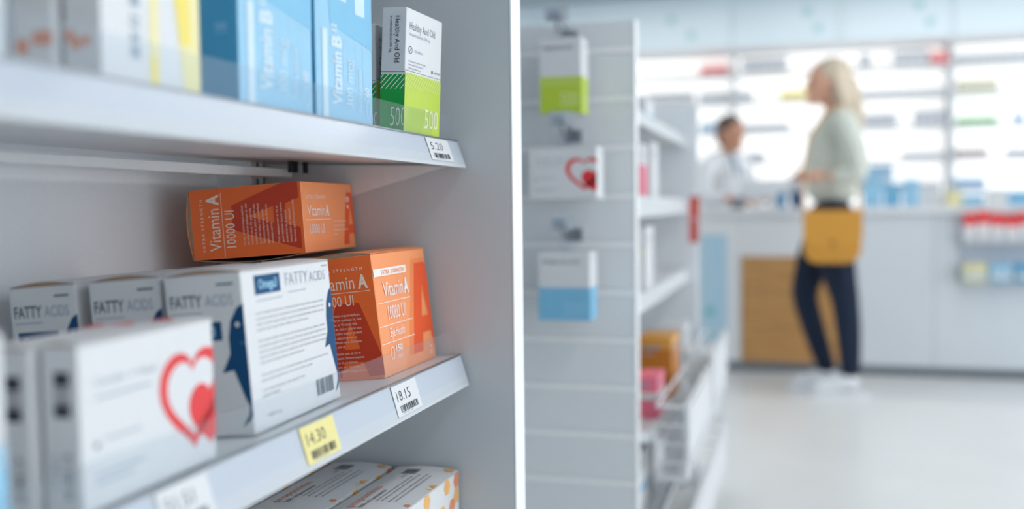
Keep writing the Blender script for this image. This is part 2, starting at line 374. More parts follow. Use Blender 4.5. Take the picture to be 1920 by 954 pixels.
def orange_print(r, faces):
    L, W, H = OL, OW, OH
    if 'front' in faces:
        p = Print(L, H)
        big_A(p, L * 0.84, L * 0.72, H * 0.10, H * 0.91, 'ink_orange_mid'); p.up()
        big_A(p, L * 0.87, L * 0.62, H * 0.10, H * 0.87, 'ink_orange_deep'); p.up()
        p.rect(0, H * 0.805, L * 0.585, H * 0.868, 'ink_white'); p.up()
        p.text('EXTRA  STRENGTH', L * 0.13, H * 0.818, H * 0.034, 'ink_orange_mid', width=L * 0.41, bold=0.012)
        p.text('Vitamin', L * 0.13, H * 0.635, H * 0.125, 'ink_white', width=L * 0.355)
        p.text('A', L * 0.505, H * 0.635, H * 0.125, 'ink_white', width=L * 0.085, bold=0.035)
        p.rect(0.0, H * 0.588, L * 0.60, H * 0.594, 'ink_white')
        p.text('10000 UI', L * 0.17, H * 0.445, H * 0.115, 'ink_white', width=L * 0.315)
        p.rect(0.0, H * 0.402, L * 0.60, H * 0.408, 'ink_white')
        p.text('Eye Health', L * 0.17, H * 0.305, H * 0.075, 'ink_white', width=L * 0.26)
        p.rect(0.0, H * 0.262, L * 0.60, H * 0.268, 'ink_white')
        n = 16; ov = [(L * 0.165 + L * 0.033 * math.cos(2 * PI * k / n), H * 0.175 + H * 0.055 * math.sin(2 * PI * k / n)) for k in range(n)]
        iv = [(L * 0.165 + L * 0.026 * math.cos(2 * PI * k / n), H * 0.175 + H * 0.046 * math.sin(2 * PI * k / n)) for k in range(n)]
        p.ring(ov, iv, 'ink_white')
        p.text('150', L * 0.235, H * 0.175, H * 0.055, 'ink_white', width=L * 0.115, bold=0.03)
        p.text('softgels', L * 0.25, H * 0.125, H * 0.03, 'ink_white', width=L * 0.09)
        p.disc(L * 0.90, H * 0.12, H * 0.012, 'ink_white'); p.rect(L * 0.875, H * 0.055, L * 0.93, H * 0.062, 'ink_white'); p.rect(L * 0.875, H * 0.075, L * 0.93, H * 0.082, 'ink_white')
        p.build('front_lettering', f_front(L, W, H), r)
    if 'side' in faces:
        p = Print(W, H)
        big_A(p, W * 0.57, W * 1.02, H * 0.03, H * 0.62, 'ink_rust'); p.up()
        p.text(spaced('EXTRA') + '   ' + spaced('STRENGTH'), W * 0.11, H * 0.878, H * 0.024, 'ink_peach', width=W * 0.74, bold=0.012)
        p.text('Vitamin', W * 0.11, H * 0.735, H * 0.105, 'ink_peach', width=W * 0.60)
        p.text('A', W * 0.76, H * 0.735, H * 0.105, 'ink_peach', width=W * 0.15, bold=0.04)
        p.rect(W * 0.02, H * 0.706, W * 0.93, H * 0.711, 'ink_peach')
        p.text('10000 UI', W * 0.15, H * 0.602, H * 0.085, 'ink_peach', width=W * 0.52)
        p.para(P1, W * 0.17, H * 0.520, H * 0.020, H * 0.0355, 'ink_peach', 0.88)
        p.para(P2, W * 0.17, H * 0.215, H * 0.020, H * 0.0355, 'ink_peach', 0.88)
        p.build('side_lettering', f_side(L, W, H), r)
    if 'bottom' in faces:
        p = Print(L, W)
        big_A(p, L * 0.93, L * 0.36, W * 0.06, W * 0.86, 'ink_orange_deep'); p.up()
        p.text('EXTRA  STRENGTH', L * 0.07, W * 0.76, W * 0.05, 'ink_peach', width=L * 0.36, bold=0.012)
        p.text('Vitamin', L * 0.08, W * 0.515, W * 0.155, 'ink_white', width=L * 0.32)
        p.text('A', L * 0.415, W * 0.515, W * 0.155, 'ink_white', width=L * 0.07, bold=0.04)
        p.rect(L * 0.03, W * 0.455, L * 0.50, W * 0.463, 'ink_white')
        p.text('10000 UI', L * 0.10, W * 0.26, W * 0.14, 'ink_white', width=L * 0.27)
        p.para(['Iriure maluisset cum ut,', 'his te quod maluisset.', 'Summo impetus praesent', 'te vis'], L * 0.56, W * 0.41, W * 0.035, W * 0.065, 'ink_white', 1.1)
        p.text('150', L * 0.84, W * 0.72, W * 0.075, 'ink_white', width=L * 0.08, bold=0.03)
        p.disc(L * 0.88, W * 0.64, W * 0.03, 'ink_white')
        p.build('end_lettering', f_bottom(L, W, H), r)
ROLL_O = math.radians(-6.4)
def orange(label, loc, rot, faces, flap=0.004):
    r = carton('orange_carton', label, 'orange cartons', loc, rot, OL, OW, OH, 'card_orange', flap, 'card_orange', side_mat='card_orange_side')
    orange_print(r, faces)
    return r
orange('orange vitamin carton standing upright in front, its broad face to the aisle', (0.9935, 0.432, 0.7655), (ROLL_O, 0, math.radians(0.4)), ('front', 'side'))
def behind(loc, dy, roll): return (loc[0], loc[1] + dy * math.cos(roll), loc[2] + dy * math.sin(roll))
for i in (1, 2):
    orange(['', 'orange carton directly behind the upright one, under the lying carton', 'rearmost orange carton, against the back panel under the lying carton'][i],
           behind((0.990 + 0.002 * i, 0.432, 0.7655), (OW + 0.0004) * i, ROLL_O), (ROLL_O, 0, math.radians(0.4)), ('side',))
ly = orange('orange carton lying on its side on top of the other orange cartons', (1.001, 0.5335, 0.9815), (math.radians(-90 - 3.7), 0, math.radians(5.0)), ('side', 'bottom'), 0.005)
p_ = MB(); p_.prism([(h, t) for t, h in arch(OL, OH, OW - 0.0004, 0.0055)], 0, 0.0004, OL - 0.0004)
p_.build('bowed_panel', ['card_back'], ly)

# ------------------------------------------------------------------ white cartons with the navy whale
FL, FW_, FH = 0.166, 0.0705, 0.1345
def whale(p, U_, H):
    pts = [(0.0, .80), (.006, .775), (.0125, .70), (.0155, .60), (.0155, .50), (.0240, .385), (.0135, .40), (.006, .24), (.0025, .18), (.0035, .13), (.0105, .05), (.003, .085), (0.0, .12)]
    p.poly([(U_ - a, b * H) for a, b in pts], 'ink_navy')
    p.up(); p.disc(U_ - 0.0065, H * 0.675, 0.0021, 'card_white'); p.line((U_ - 0.006, H * 0.565), (U_, H * 0.56), 0.0006, 'ink_teal')
def fatty(label, loc, rot, front=True):
    r = carton('supplement_carton', label, 'white cartons with a navy whale', loc, rot, FL, FW_, FH, 'card_white', 0.0034, 'card_white')
    p = Print(FW_, FH)
    p.rect(FW_ * 0.68, FH * 0.918, FW_ * 0.90, FH * 0.932, 'ink_grey')
    p.text('FATTY', FW_ * 0.06, FH * 0.795, FH * 0.075, 'ink_grey', width=FW_ * 0.42, bold=0.02)
    p.text('ACIDS', FW_ * 0.52, FH * 0.795, FH * 0.070, 'ink_pale', width=FW_ * 0.36)
    p.rect(FW_ * 0.06, FH * 0.755, FW_ * 0.48, FH * 0.762, 'ink_pale')
    p.rect(FW_ * 0.09, FH * 0.585, FW_ * 0.70, FH * 0.700, 'ink_navy')
    whale(p, FW_, FH)
    p.text('Omega3', FW_ * 0.16, FH * 0.61, FH * 0.06, 'ink_blue', width=FW_ * 0.46)
    for k in range(6): p.rect(FW_ * 0.08, FH * (0.50 - 0.05 * k), FW_ * (0.55 - 0.03 * (k % 3)), FH * (0.507 - 0.05 * k), 'ink_pale')
    p.build('side_lettering', f_side(FL, FW_, FH), r)
    if front:
        L, H = FL, FH
        p = Print(L, H)
        p.rect(L * 0.125, H * 0.835, L * 0.395, H * 0.955, 'ink_navy')
        p.rect(L * 0.90, H * 0.955, L * 0.98, H * 0.965, 'ink_pale')
        whale(p, L, H)
        p.text('Omega3', L * 0.165, H * 0.868, H * 0.06, 'ink_blue', width=L * 0.19, bold=0.02)
        p.text('FATTY', L * 0.455, H * 0.862, H * 0.085, 'ink_pale', width=L * 0.26, bold=-0.012)
        p.text('ACIDS', L * 0.735, H * 0.862, H * 0.070, 'ink_pale', width=L * 0.20, bold=-0.012)
        p.rect(L * 0.47, H * 0.815, L * 0.68, H * 0.820, 'ink_pale'); p.rect(L * 0.13, H * 0.795, L * 0.40, H * 0.800, 'ink_pale')
        rr = random.Random(5)
        for v0, n in ((0.715, 4), (0.545, 5), (0.335, 2), (0.24, 2)):
            for k in range(n):
                wds = 0.80 if k < n - 1 else rr.uniform(0.25, 0.6)
                if v0 == 0.24: wds *= 0.6
                t = ' '.join(rr.choice(['lorem', 'ipsum', 'dolor', 'amet', 'vix', 'quod', 'ea', 'nostrud', 'mea', 'cum']) for _ in range(int(14 * wds)))
                p.text(t, L * 0.11, H * (v0 - k * 0.034), H * 0.013, 'ink_grey', width=L * wds * 0.96)
        p.bars(L * 0.70, H * 0.075, L * 0.92, H * 0.185, 'ink_grey', 15, seed=8)
        p.text('1000 mg', L * 0.14, H * 0.075, H * 0.022, 'ink_pale', width=L * 0.14)
        p.build('front_lettering', f_front(FL, FW_, FH), r)
    return r
RF = math.radians(-4.7)
fb = (0.7105, 0.4238, 0.7675)
fatty('white carton with a navy whale, foremost of its row, broad face to the aisle', fb, (RF, 0, math.radians(1.6)))
fatty('white whale carton second from the front, behind the foremost one', behind((0.716, 0.4238, 0.7685), 0.0800, RF), (RF, 0, math.radians(0.4)), False)
fatty('white whale carton third from the front, its end above the red heart cartons', behind((0.716, 0.4238, 0.7690), 0.1650, RF), (RF, 0, math.radians(-0.5)), False)

# ------------------------------------------------------------------ red heart cartons
HL, HW, HH = 0.146, 0.0255, 0.103
def heart_pts(cx_, cy_, s, n=36):
    o = []
    for k in range(n):
        t = 2 * PI * k / n
        o.append((cx_ + s * 16 * math.sin(t) ** 3 / 16, cy_ + s * (13 * math.cos(t) - 3.4 * math.cos(2 * t) - 2 * math.cos(3 * t) - 0.6 * math.cos(4 * t)) / 15))
    return o
def heart_print(p, L, H):
    k_ = L * 0.275; c = (L * 0.815, H * 0.515)
    p.ring(heart_pts(c[0], c[1], k_), heart_pts(c[0], c[1] + k_ * 0.0, k_ * 0.77), 'ink_red')
    cc = (L * 0.955, H * 0.37); inner = heart_pts(cc[0], cc[1], k_ * 0.66)
    for k in range(len(inner)): p._add([cc, inner[k], inner[(k + 1) % len(inner)]], 'ink_red')
    p.text('Cardio + Heal', L * 0.10, H * 0.735, H * 0.045, 'ink_pale', width=L * 0.42)
    p.rect(L * 0.10, H * 0.655, L * 0.48, H * 0.668, 'ink_pale')
    p.disc(L * 0.10, H * 0.385, H * 0.022, 'ink_grey'); p.rect(L * 0.15, H * 0.40, L * 0.40, H * 0.412, 'ink_pale')
    p.rect(L * 0.08, H * 0.20, L * 0.42, H * 0.212, 'ink_pale'); p.rect(L * 0.08, H * 0.15, L * 0.34, H * 0.162, 'ink_pale')
def heart_carton(label, loc, rot, front=True):
    r = carton('heart_carton', label, 'white cartons with a red heart', loc, rot, HL, HW, HH, 'card_white', 0.0012, 'card_white')
    p = Print(HW, HH)
    p.rect(HW * 0.34, HH * 0.755, HW * 0.76, HH * 0.84, 'ink_dark')
    p.bars(HW * 0.32, HH * 0.575, HW * 0.76, HH * 0.74, 'ink_dark', 9, vert=False, seed=2)
    p.rect(HW * 0.32, HH * 0.575, HW * 0.76, HH * 0.63, 'ink_dark')
    p.bars(HW * 0.56, HH * 0.10, HW * 0.72, HH * 0.38, 'ink_grey', 9, vert=False, seed=7)
    p.bars(HW * 0.24, HH * 0.16, HW * 0.36, HH * 0.38, 'ink_pale', 8, vert=False, seed=9)
    p.build('side_lettering', f_side(HL, HW, HH), r)
    p = Print(HL, HH); heart_print(p, HL, HH); p.build('front_lettering', f_front(HL, HW, HH), r)
    p = Print(HL, HW)
    pts = heart_pts(HL * 0.80, 0.0235, 0.012); cc = (HL * 0.80, 0.021)
    for k in range(len(pts)): p._add([cc, pts[k], pts[(k + 1) % len(pts)]], 'ink_red')
    p.build('top_lettering', lambda u, v, e: (u, v, HH + 0.0014 + e), r)
    return r
heart_carton('white carton with a red heart, foremost on the lower shelf', (0.4885, 0.4075, 0.7690), (math.radians(-0.6), 0, math.radians(1.5)))
heart_carton('white heart carton second from the front, behind the foremost heart carton', (0.482, 0.4365, 0.7665), (math.radians(-0.8), 0, math.radians(0.8)))
heart_carton('rearmost white heart carton, farthest from the price rail', (0.486, 0.4660, 0.7640), (math.radians(-1.0), 0, math.radians(0.2)))

# ------------------------------------------------------------------ green, blue and other cartons of the upper shelf
def diag(p, U_, v0, v1, n, m, wd):
    for k in range(-3, n):
        a = U_ * k / n
        q = clip([(a, v0), (a + wd, v0), (a + wd + (v1 - v0) * 0.95, v1), (a + (v1 - v0) * 0.95, v1)], U_, p.V)
        if q: p._add(q, m)
GL, GW, GH = 0.098, 0.0285, 0.1330
def green_carton(label, loc, rot, L=GL, W=GW, H=GH, low='green', group='green and white cartons', slim=False):
    r = carton('tablet_carton', label, group, loc, rot, L, W, H, 'card_white', 0.0, None)
    c_side, c_front = ('ink_green', 'ink_lime') if low == 'green' else ('ink_blue_mid', 'ink_blue')
    p = Print(W, H); vb = H * 0.465
    p.rect(0, 0, W, vb, c_side); p.rect(0, H * 0.485, W, H * 0.489, 'ink_dark'); p.up()
    diag(p, W, H * 0.35, vb, 5, 'ink_white', 0.0011)
    if low == 'green':
        p.text('Healthy And Old', W * 0.56, H * 0.93, W * 0.21, 'ink_dark', width=H * 0.37, rot=-PI / 2)
        p.text('branebrutinibum 500 mg', W * 0.34, H * 0.93, W * 0.11, 'ink_dark', width=H * 0.29, rot=-PI / 2)
        p.text('500', W * 0.45, H * 0.05, H * 0.16, 'ink_white', width=W * 0.62, bold=-0.015)
    p.build('side_lettering', f_side(L, W, H), r)
    p = Print(L, H); vf = H * 0.485
    p.rect(0, 0, L, vf, c_front); p.rect(0, H * 0.50, L, H * 0.504, 'ink_grey'); p.up()
    diag(p, L, H * 0.37, vf, 16, 'ink_lime_pale' if low == 'green' else 'card_white', 0.0012)
    if low == 'green':
        p.text('Healthy And Old', L * 0.09, H * 0.835, H * 0.062, 'ink_grey', width=L * 0.70, bold=-0.012)
        p.text('branebrutinibum 500 mg', L * 0.09, H * 0.785, H * 0.027, 'ink_pale', width=L * 0.56)
        n = 16; q = (L * 0.12, H * 0.67)
        p.ring([(q[0] + 0.0052 * math.cos(2 * PI * k / n), q[1] + 0.0040 * math.sin(2 * PI * k / n)) for k in range(n)], [(q[0] + 0.0044 * math.cos(2 * PI * k / n), q[1] + 0.0033 * math.sin(2 * PI * k / n)) for k in range(n)], 'ink_grey')
        p.line((q[0] - 0.003, q[1] - 0.003), (q[0] + 0.003, q[1] + 0.003), 0.0006, 'ink_grey')
        p.text('50 tablets', L * 0.23, H * 0.66, H * 0.025, 'ink_pale', width=L * 0.22)
        for k, wd in enumerate((0.46, 0.40, 0.34)):
            p.text('lorem ipsum dolor sit amet', L * 0.08, H * (0.575 - k * 0.028), H * 0.015, 'ink_grey', width=L * wd)
        p.disc(L * 0.735, H * 0.545, 0.0020, 'ink_navy'); p.text('OLDY LAB', L * 0.79, H * 0.538, H * 0.016, 'ink_dark', width=L * 0.17, bold=0.01)
        p.text('500', L * 0.56, H * 0.06, H * 0.165, 'ink_white', width=L * 0.38, bold=-0.015)
    p.build('front_lettering', f_front(L, W, H), r)
    return r
green_carton('white and lime green carton at the far end of the upper shelf', (0.9985, 0.4085, 1.0312), (math.radians(2.8), 0, math.radians(-2.4)))
green_carton('white and green carton mostly hidden behind the lime green one', (1.010, 0.4440, 1.0312), (0, 0, math.radians(-1.0)), H=0.120)

BL, BW, BH = 0.118, 0.050, 0.185
def blue_carton(label, loc, rot):
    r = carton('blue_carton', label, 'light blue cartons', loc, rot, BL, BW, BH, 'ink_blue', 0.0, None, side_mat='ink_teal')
    L, H = BL, BH; p = Print(L, H)
    p.poly([(L * 0.24, H * 0.47), (L, H * 0.40), (L, H), (L * 0.12, H)], 'ink_blue_mid'); p.up()
    w_ = 'ink_paleblue'
    p.rect(L * 0.10, 0.0, L * 0.185, H * 0.435, w_)
    p.rect(L * 0.34, H * 0.60, L * 0.52, H, w_); p.rect(L * 0.68, H * 0.56, L * 0.86, H, w_)
    p.text('Vitamin', L * 0.42, H * 0.075, L * 0.165, w_, width=H * 0.265, rot=PI / 2, bold=0.03)
    p.text('B', L * 0.42, H * 0.36, L * 0.165, w_, width=H * 0.062, rot=PI / 2, bold=0.05)
    p.text('12', L * 0.34, H * 0.435, L * 0.085, w_, width=H * 0.038, rot=PI / 2, bold=0.05)
    for u in (0.455, 0.68, 0.82): p.rect(L * u, H * 0.07, L * u + 0.0006, H * 0.42, w_)
    p.text('300 mcg', L * 0.62, H * 0.075, L * 0.125, w_, width=H * 0.245, rot=PI / 2)
    p.text('Methylcobalamin', L * 0.775, H * 0.07, L * 0.075, w_, width=H * 0.22, rot=PI / 2)
    n = 16; q = (L * 0.90, H * 0.085)
    p.ring([(q[0] + 0.0055 * math.cos(2 * PI * k / n), q[1] + 0.009 * math.sin(2 * PI * k / n)) for k in range(n)], [(q[0] + 0.0045 * math.cos(2 * PI * k / n), q[1] + 0.008 * math.sin(2 * PI * k / n)) for k in range(n)], w_)
    p.text('60', L * 0.93, H * 0.15, L * 0.09, w_, width=H * 0.05, rot=PI / 2, bold=0.03)
    p.build('front_lettering', f_front(L, BW, H), r)
    p = Print(BW, H); p.bars(BW * 0.60, H * 0.29, BW * 0.80, H * 0.34, 'ink_blue_mid', 4, vert=False, seed=3); p.build('side_lettering', f_side(L, BW, H), r)
    return r
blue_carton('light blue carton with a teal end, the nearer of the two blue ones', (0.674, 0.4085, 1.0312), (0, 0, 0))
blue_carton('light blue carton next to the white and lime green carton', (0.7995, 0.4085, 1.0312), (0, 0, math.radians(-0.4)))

def yellow_carton(label, loc, rot, seed):
    L, W, H = 0.104, 0.0265, 0.165
    r = carton('yellow_striped_carton', label, 'white cartons with yellow stripes', loc, rot, L, W, H)
    rr = random.Random(seed); p = Print(W, H)
    p.rect(0, H * 0.36, W, H, 'ink_rosy'); p.up()
    for k in range(3): p.disc(W * rr.uniform(0.15, 0.9), H * rr.uniform(0.08, 0.18), W * rr.uniform(0.12, 0.2), 'ink_rose', 12)
    for k in range(4): p.disc(W * rr.uniform(0.1, 0.9), H * rr.uniform(0.45, 0.9), W * 0.2, 'ink_rose', 12)
    p.build('side_lettering', f_side(L, W, H), r)
    p = Print(L, H)
    p.bars(L * 0.27, H * 0.10, L * 0.36, H * 0.62, 'ink_pale', 12, vert=False, seed=6)
    p.rect(L * 0.46, H * 0.121, L * 0.55, H, 'ink_cream'); p.rect(L * 0.46, 0, L * 0.54, H * 0.12, 'ink_yellow')
    p.poly([(L * 0.82, 0), (L, 0), (L, H), (L * 0.55, H)], 'ink_cream'); p.up()
    p.poly([(L * 0.78, H * 0.20), (L * 0.90, H * 0.20), (L * 0.86, H * 0.75), (L * 0.62, H * 0.75)], 'ink_yellow')
    p.build('front_lettering', f_front(L, W, H), r)
mat('ink_rosy', (206, 176, 166), 0.5)
yellow_carton('white carton with yellow slanted stripes beside the blue cartons, in front', (0.518, 0.4085, 1.0312), (0, 0, 0), 3)
yellow_carton('white and yellow carton behind the front yellow striped one, only its end showing', (0.512, 0.4385, 1.0312), (0, 0, math.radians(1)), 5)
r_ = green_carton('white carton with a pale blue foot, nearest the camera on the lower shelf', (0.332, 0.4085, 0.7688), (0, 0, 0), L=0.100, W=0.026, H=0.118, low='blue', group=None)

# ------------------------------------------------------------------ honeycomb cartons on the base shelf
NL, NW, NH = 0.260, 0.080, 0.118
def hexa(p, u, v, r, m): p._add([(u + r * math.cos(PI / 3 * k), v + r * math.sin(PI / 3 * k)) for k in range(6)], m)
def honey_carton(label, loc, rot, dh=0.0):
    L, W, H = NL, NW, NH + dh
    r = carton('honeycomb_carton', label, 'white cartons with an orange honeycomb', loc, rot, L, W, H, 'card_white', 0.003, 'card_white')
    p = Print(L, W)
    p.bars(L * 0.84, W * 0.52, L * 0.90, W * 0.76, 'ink_dark', 10, seed=4)
    p.bars(L * 0.905, W * 0.52, L * 0.93, W * 0.76, 'ink_dark', 5, seed=6)
    p.bars(L * 0.775, W * 0.62, L * 0.825, W * 0.67, 'ink_pale', 6, seed=2)
    for k, (a, b) in enumerate(((0.40, 0.80), (0.40, 0.84), (0.40, 0.86), (0.42, 0.84))):
        t = 'dolore aperiri eam cu ei vim ludico utamur eleifend tacimates adipiscing nam at agam'
        p.text(t, L * a, W * (0.50 - 0.075 * k - (0.03 if k > 1 else 0)), W * 0.032, 'ink_dark', width=L * (b - a), bold=0.01)
    p.text('propominas', L * 0.30, W * 0.72, W * 0.14, 'ink_rose', width=L * 0.32)
    p.text('500 ml lactosanis', L * 0.30, W * 0.58, W * 0.07, 'ink_dark', width=L * 0.26, bold=0.01)
    hexa(p, L * 0.965, W * 0.12, W * 0.085, 'ink_honey'); hexa(p, L * 0.70, W * 0.02, W * 0.08, 'ink_honey'); hexa(p, L * 0.66, W * 0.06, W * 0.05, 'ink_cream'); hexa(p, L * 0.40, W * 0.05, W * 0.05, 'ink_rose')
    # the lid is bowed, its print follows it
    p.build('top_lettering', lambda u, v, e: (u, v, H - 0.0002 + 0.003 * math.sin(PI * min(1, max(0, v / W))) + e * 1.3 + 0.0004), r)
    p = Print(L, H)
    rr = random.Random(12)
    for i in range(9):
        for j in range(6):
            u = L - 0.009 - i * 0.0165; v = H - 0.010 - j * 0.019 - (0.0095 if i % 2 else 0)
            if rr.random() < (0.95 - i * 0.13): hexa(p, u, v, 0.0107, rr.choice(['ink_honey', 'ink_honey', 'ink_rose', 'ink_cream']))
    p.build('front_lettering', f_front(L, W, H), r)
for i, lab in enumerate(('white carton with an orange honeycomb, foremost under the lower rail', 'white honeycomb carton second from the front on the base shelf', 'white honeycomb carton third from the front on the base shelf')):
    honey_carton(lab, (XE - 0.006 - NL - 0.006 * i, 0.4100 + 0.0855 * i, 0.5052), (0, 0, math.radians(0.4 * (i - 1))), dh=0.0015 * i)

# ------------------------------------------------------------------ second shelf unit with the slatwall end
GX, GE, GY = 2.05, 3.34, 0.325
G2 = empty('shelf_unit', (GX, 0.72, 0)); tag(G2, 'white shelf unit with a grey slatwall end, beyond the near shelf unit', 'shelf unit')
def g2(b, name, mats, parent=None, smooth=False):
    o = b.build(name, mats, None, smooth); o.parent = parent or G2
    if parent is None: o.location = (-GX, -0.72, 0)
    return o
mat('slat_grey', (224, 227, 230), 0.5, 0.03, 200)
core = g2(MB().box(GX + 0.012, GX + 0.034, GY + 0.004, 1.10, 0, 1.330), 'slatwall_core', 'slat_grey')
zt_ = 1.330; levels = [1.271 - 0.1005 * k for k in range(13)]
for k in range(len(levels) + 1):
    top = zt_ if k == 0 else levels[k - 1] - 0.006
    bot = levels[k] + 0.006 if k < len(levels) else 0.0
    if top - bot > 0.01: g2(MB().box(GX, GX + 0.012, GY + 0.004, 1.10, bot, top, bev=0.0015), 'slat', 'slat_grey')
for z in levels: g2(MB().box(GX - 0.0006, GX + 0.012, GY + 0.004, 1.10, z - 0.0056, z + 0.0056), 'groove_insert', 'panel_edge')
g2(MB().box(GX - 0.001, GX + 0.036, GY, GY + 0.004, 0, 1.332), 'edge_band', 'panel_edge')
g2(MB().box(GE, GE + 0.03, GY, 1.10, 0, 1.275, bev=0.001), 'end_panel', 'back_grey')
g2(MB().box(GX + 0.034, GE, 0.700, 0.720, 0, 1.30), 'back_panel', 'white_metal')
def g_shelf(z, y0, th=0.035):
    s_ = g2(MB().box(GX + 0.036, GE - 0.002, y0, 0.700, z - 0.022, z), 'shelf_board', 'white_metal')
    MB().prism([(y0 - 0.001, z + 0.004), (y0, z + 0.004), (y0 - 0.006, z - th), (y0 - 0.012, z - th)], 0, GX + 0.04, GE - 0.004).build('price_rail', 'rail_white', s_)
    return s_
for o_ in (g_shelf(1.175, 0.372), g_shelf(0.968, 0.366, 0.045), g_shelf(0.735, 0.366), g_shelf(0.470, 0.302), g_shelf(0.225, 0.345)): pass
g2(MB().box(GX + 0.04, GE - 0.004, 0.40, 0.415, 0, 0.20), 'kick_plate', 'dark_steel')
# wire bins hung before the lower shelves
def wire_bin(label, x0, x1, y0, y1, z0, z1):
    r = empty('wire_bin', (x0, y1, z0)); tag(r, label, 'basket', 'white wire bins')
    lx, ly_, h = x1 - x0, y1 - y0, z1 - z0
    f = MB()
    for z in (0.004, h): f.tube([(0, 0, z), (0, -ly_, z), (lx, -ly_, z), (lx, 0, z), (0, 0, z)], 0.004)
    f.build('rim', 'white_metal', r)
    n = int(lx / 0.028)
    for k in range(n + 1):
        x = lx * k / n
        MB().tube([(x, 0, 0.004), (x, -ly_, 0.004), (x, -ly_, h)], 0.0024, 6).build('wire', 'white_metal', r)
    for j in range(1, 4): MB().tube([(0, 0, h * j / 4), (0, -ly_, h * j / 4), (lx, -ly_, h * j / 4), (lx, 0, h * j / 4)], 0.0024, 6).build('cross_wire', 'white_metal', r)
    MB().box(0.01, lx - 0.01, -ly_ - 0.006, -ly_ - 0.003, h * 0.25, h * 0.95).build('label_plate', 'card_white', r)
wire_bin('white wire bin below the amber cartons of the slatwall unit', 2.12, 2.70, 0.232, 0.294, 0.36, 0.52)
wire_bin('white wire bin at the far end of the slatwall unit', 2.74, 3.30, 0.232, 0.294, 0.36, 0.54)
wire_bin('low white wire bin next to the floor of the slatwall unit', 2.20, 3.24, 0.232, 0.294, 0.10, 0.26)

def small_carton(name, label, group, loc, dims, base, bands=(), rotz=0.0, cat='carton'):
    L, W, H = dims
    r = carton(name, label, group, loc, (0, 0, rotz), L, W, H, base)
    for nm, UU, fr in (('side_lettering', W, f_side(L, W, H)), ('front_lettering', L, f_front(L, W, H))):
        p = Print(UU, H)
        for (v0, v1, m) in bands: p.rect(0, H * v0, UU, H * v1, m)
        p.up(); p.rect(UU * 0.15, H * 0.80, UU * 0.7, H * 0.85, 'ink_pale'); p.rect(UU * 0.15, H * 0.70, UU * 0.5, H * 0.73, 'ink_pale')
        p.build(nm, fr, r, 0.0004)
    return r
mat('ink_pink', (236, 120, 146), 0.45); mat('card_amber', (222, 160, 70), 0.45); mat('ink_amber_deep', (198, 124, 40), 0.45)
gg = 'cartons on the slatwall unit'
SM = [
 ('white carton on the second shelf of the slatwall unit, nearest its slatwall end', (2.16, 0.375, 0.968), (0.10, 0.05, 0.115), 'card_white', ()),
 ('pale carton behind the nearest white one on the slatwall unit', (2.30, 0.378, 0.968), (0.11, 0.05, 0.125), 'card_greyed', ()),
 ('white carton with a pink stripe on the slatwall unit', (2.46, 0.376, 0.968), (0.09, 0.06, 0.135), 'card_white', ((0.05, 0.62, 'ink_pink'),)),
 ('tall white carton at the far end of the second slatwall unit shelf', (2.64, 0.376, 0.968), (0.12, 0.06, 0.15), 'card_white', ()),
 ('white carton on the top shelf of the slatwall unit', (2.30, 0.385, 1.175), (0.12, 0.06, 0.09), 'card_white', ()),
 ('low white carton at the far end of the top slatwall unit shelf', (2.60, 0.385, 1.175), (0.14, 0.06, 0.06), 'card_white', ((0.1, 0.3, 'ink_blue'),)),
 ('white carton with a yellow-green band on the third slatwall unit shelf', (2.30, 0.372, 0.735), (0.10, 0.05, 0.16), 'card_white', ((0.55, 0.70, 'ink_lime_pale'),)),
 ('small white carton with a red foot on the third slatwall unit shelf', (2.18, 0.372, 0.735), (0.08, 0.04, 0.12), 'card_white', ((0.02, 0.42, 'ink_red'),)),
 ('big white carton at the far end of the third slatwall unit shelf', (2.50, 0.374, 0.735), (0.15, 0.07, 0.16), 'card_white', ()),
 ('pink carton beside the amber cartons', (2.22, 0.306, 0.470), (0.12, 0.05, 0.095), 'ink_pink', ((0.45, 0.62, 'card_white'),)),
 ('tall amber carton behind the pink carton', (2.20, 0.362, 0.470), (0.12, 0.06, 0.185), 'card_amber', ()),
 ('amber carton with a deep amber front at the far side of the pink carton', (2.48, 0.306, 0.470), (0.15, 0.085, 0.150), 'card_amber', ((0.0, 0.80, 'ink_amber_deep'),)),
 ('white carton behind the amber cartons', (2.80, 0.31, 0.470), (0.14, 0.07, 0.14), 'card_white', ()),
 ('white carton with a blue band on the lowest slatwall unit shelf', (2.22, 0.352, 0.225), (0.14, 0.06, 0.15), 'card_white', ((0.4, 0.5, 'ink_teal'),)),
 ('plain white carton on the lowest slatwall unit shelf', (2.50, 0.352, 0.225), (0.2, 0.08, 0.15), 'card_white', ()),
]
for lab, loc, dm, base, bands in SM: small_carton('small_carton', lab, gg, loc, dm, base, bands)
small_carton('small_carton', 'plain white carton nearest the camera on the upper shelf', None, (0.335, 0.4085, 1.0312), (0.106, 0.03, 0.15), 'card_white')
# red shelf talker clipped to the far end panel
rt = empty('shelf_talker', (3.20, 0.322, 0.83)); tag(rt, 'tall red paper strip hanging at the far end of the slatwall unit', 'sign')
MB().prism([(0.0, 0.0), (0.008, 0.0), (0.014, 0.07), (0.006, 0.075)], 1, -0.012, 0.016).build('lower_sheet', mat('talker_red', (212, 92, 84), 0.5), rt)
MB().prism([(0.006, 0.078), (0.014, 0.078), (0.030, 0.145), (0.022, 0.147)], 1, -0.014, 0.018).build('upper_sheet', 'talker_red', rt)
MB().box(0.0, 0.03, -0.004, 0.030, 0.147, 0.153).build('clip', 'clear_cover', rt)

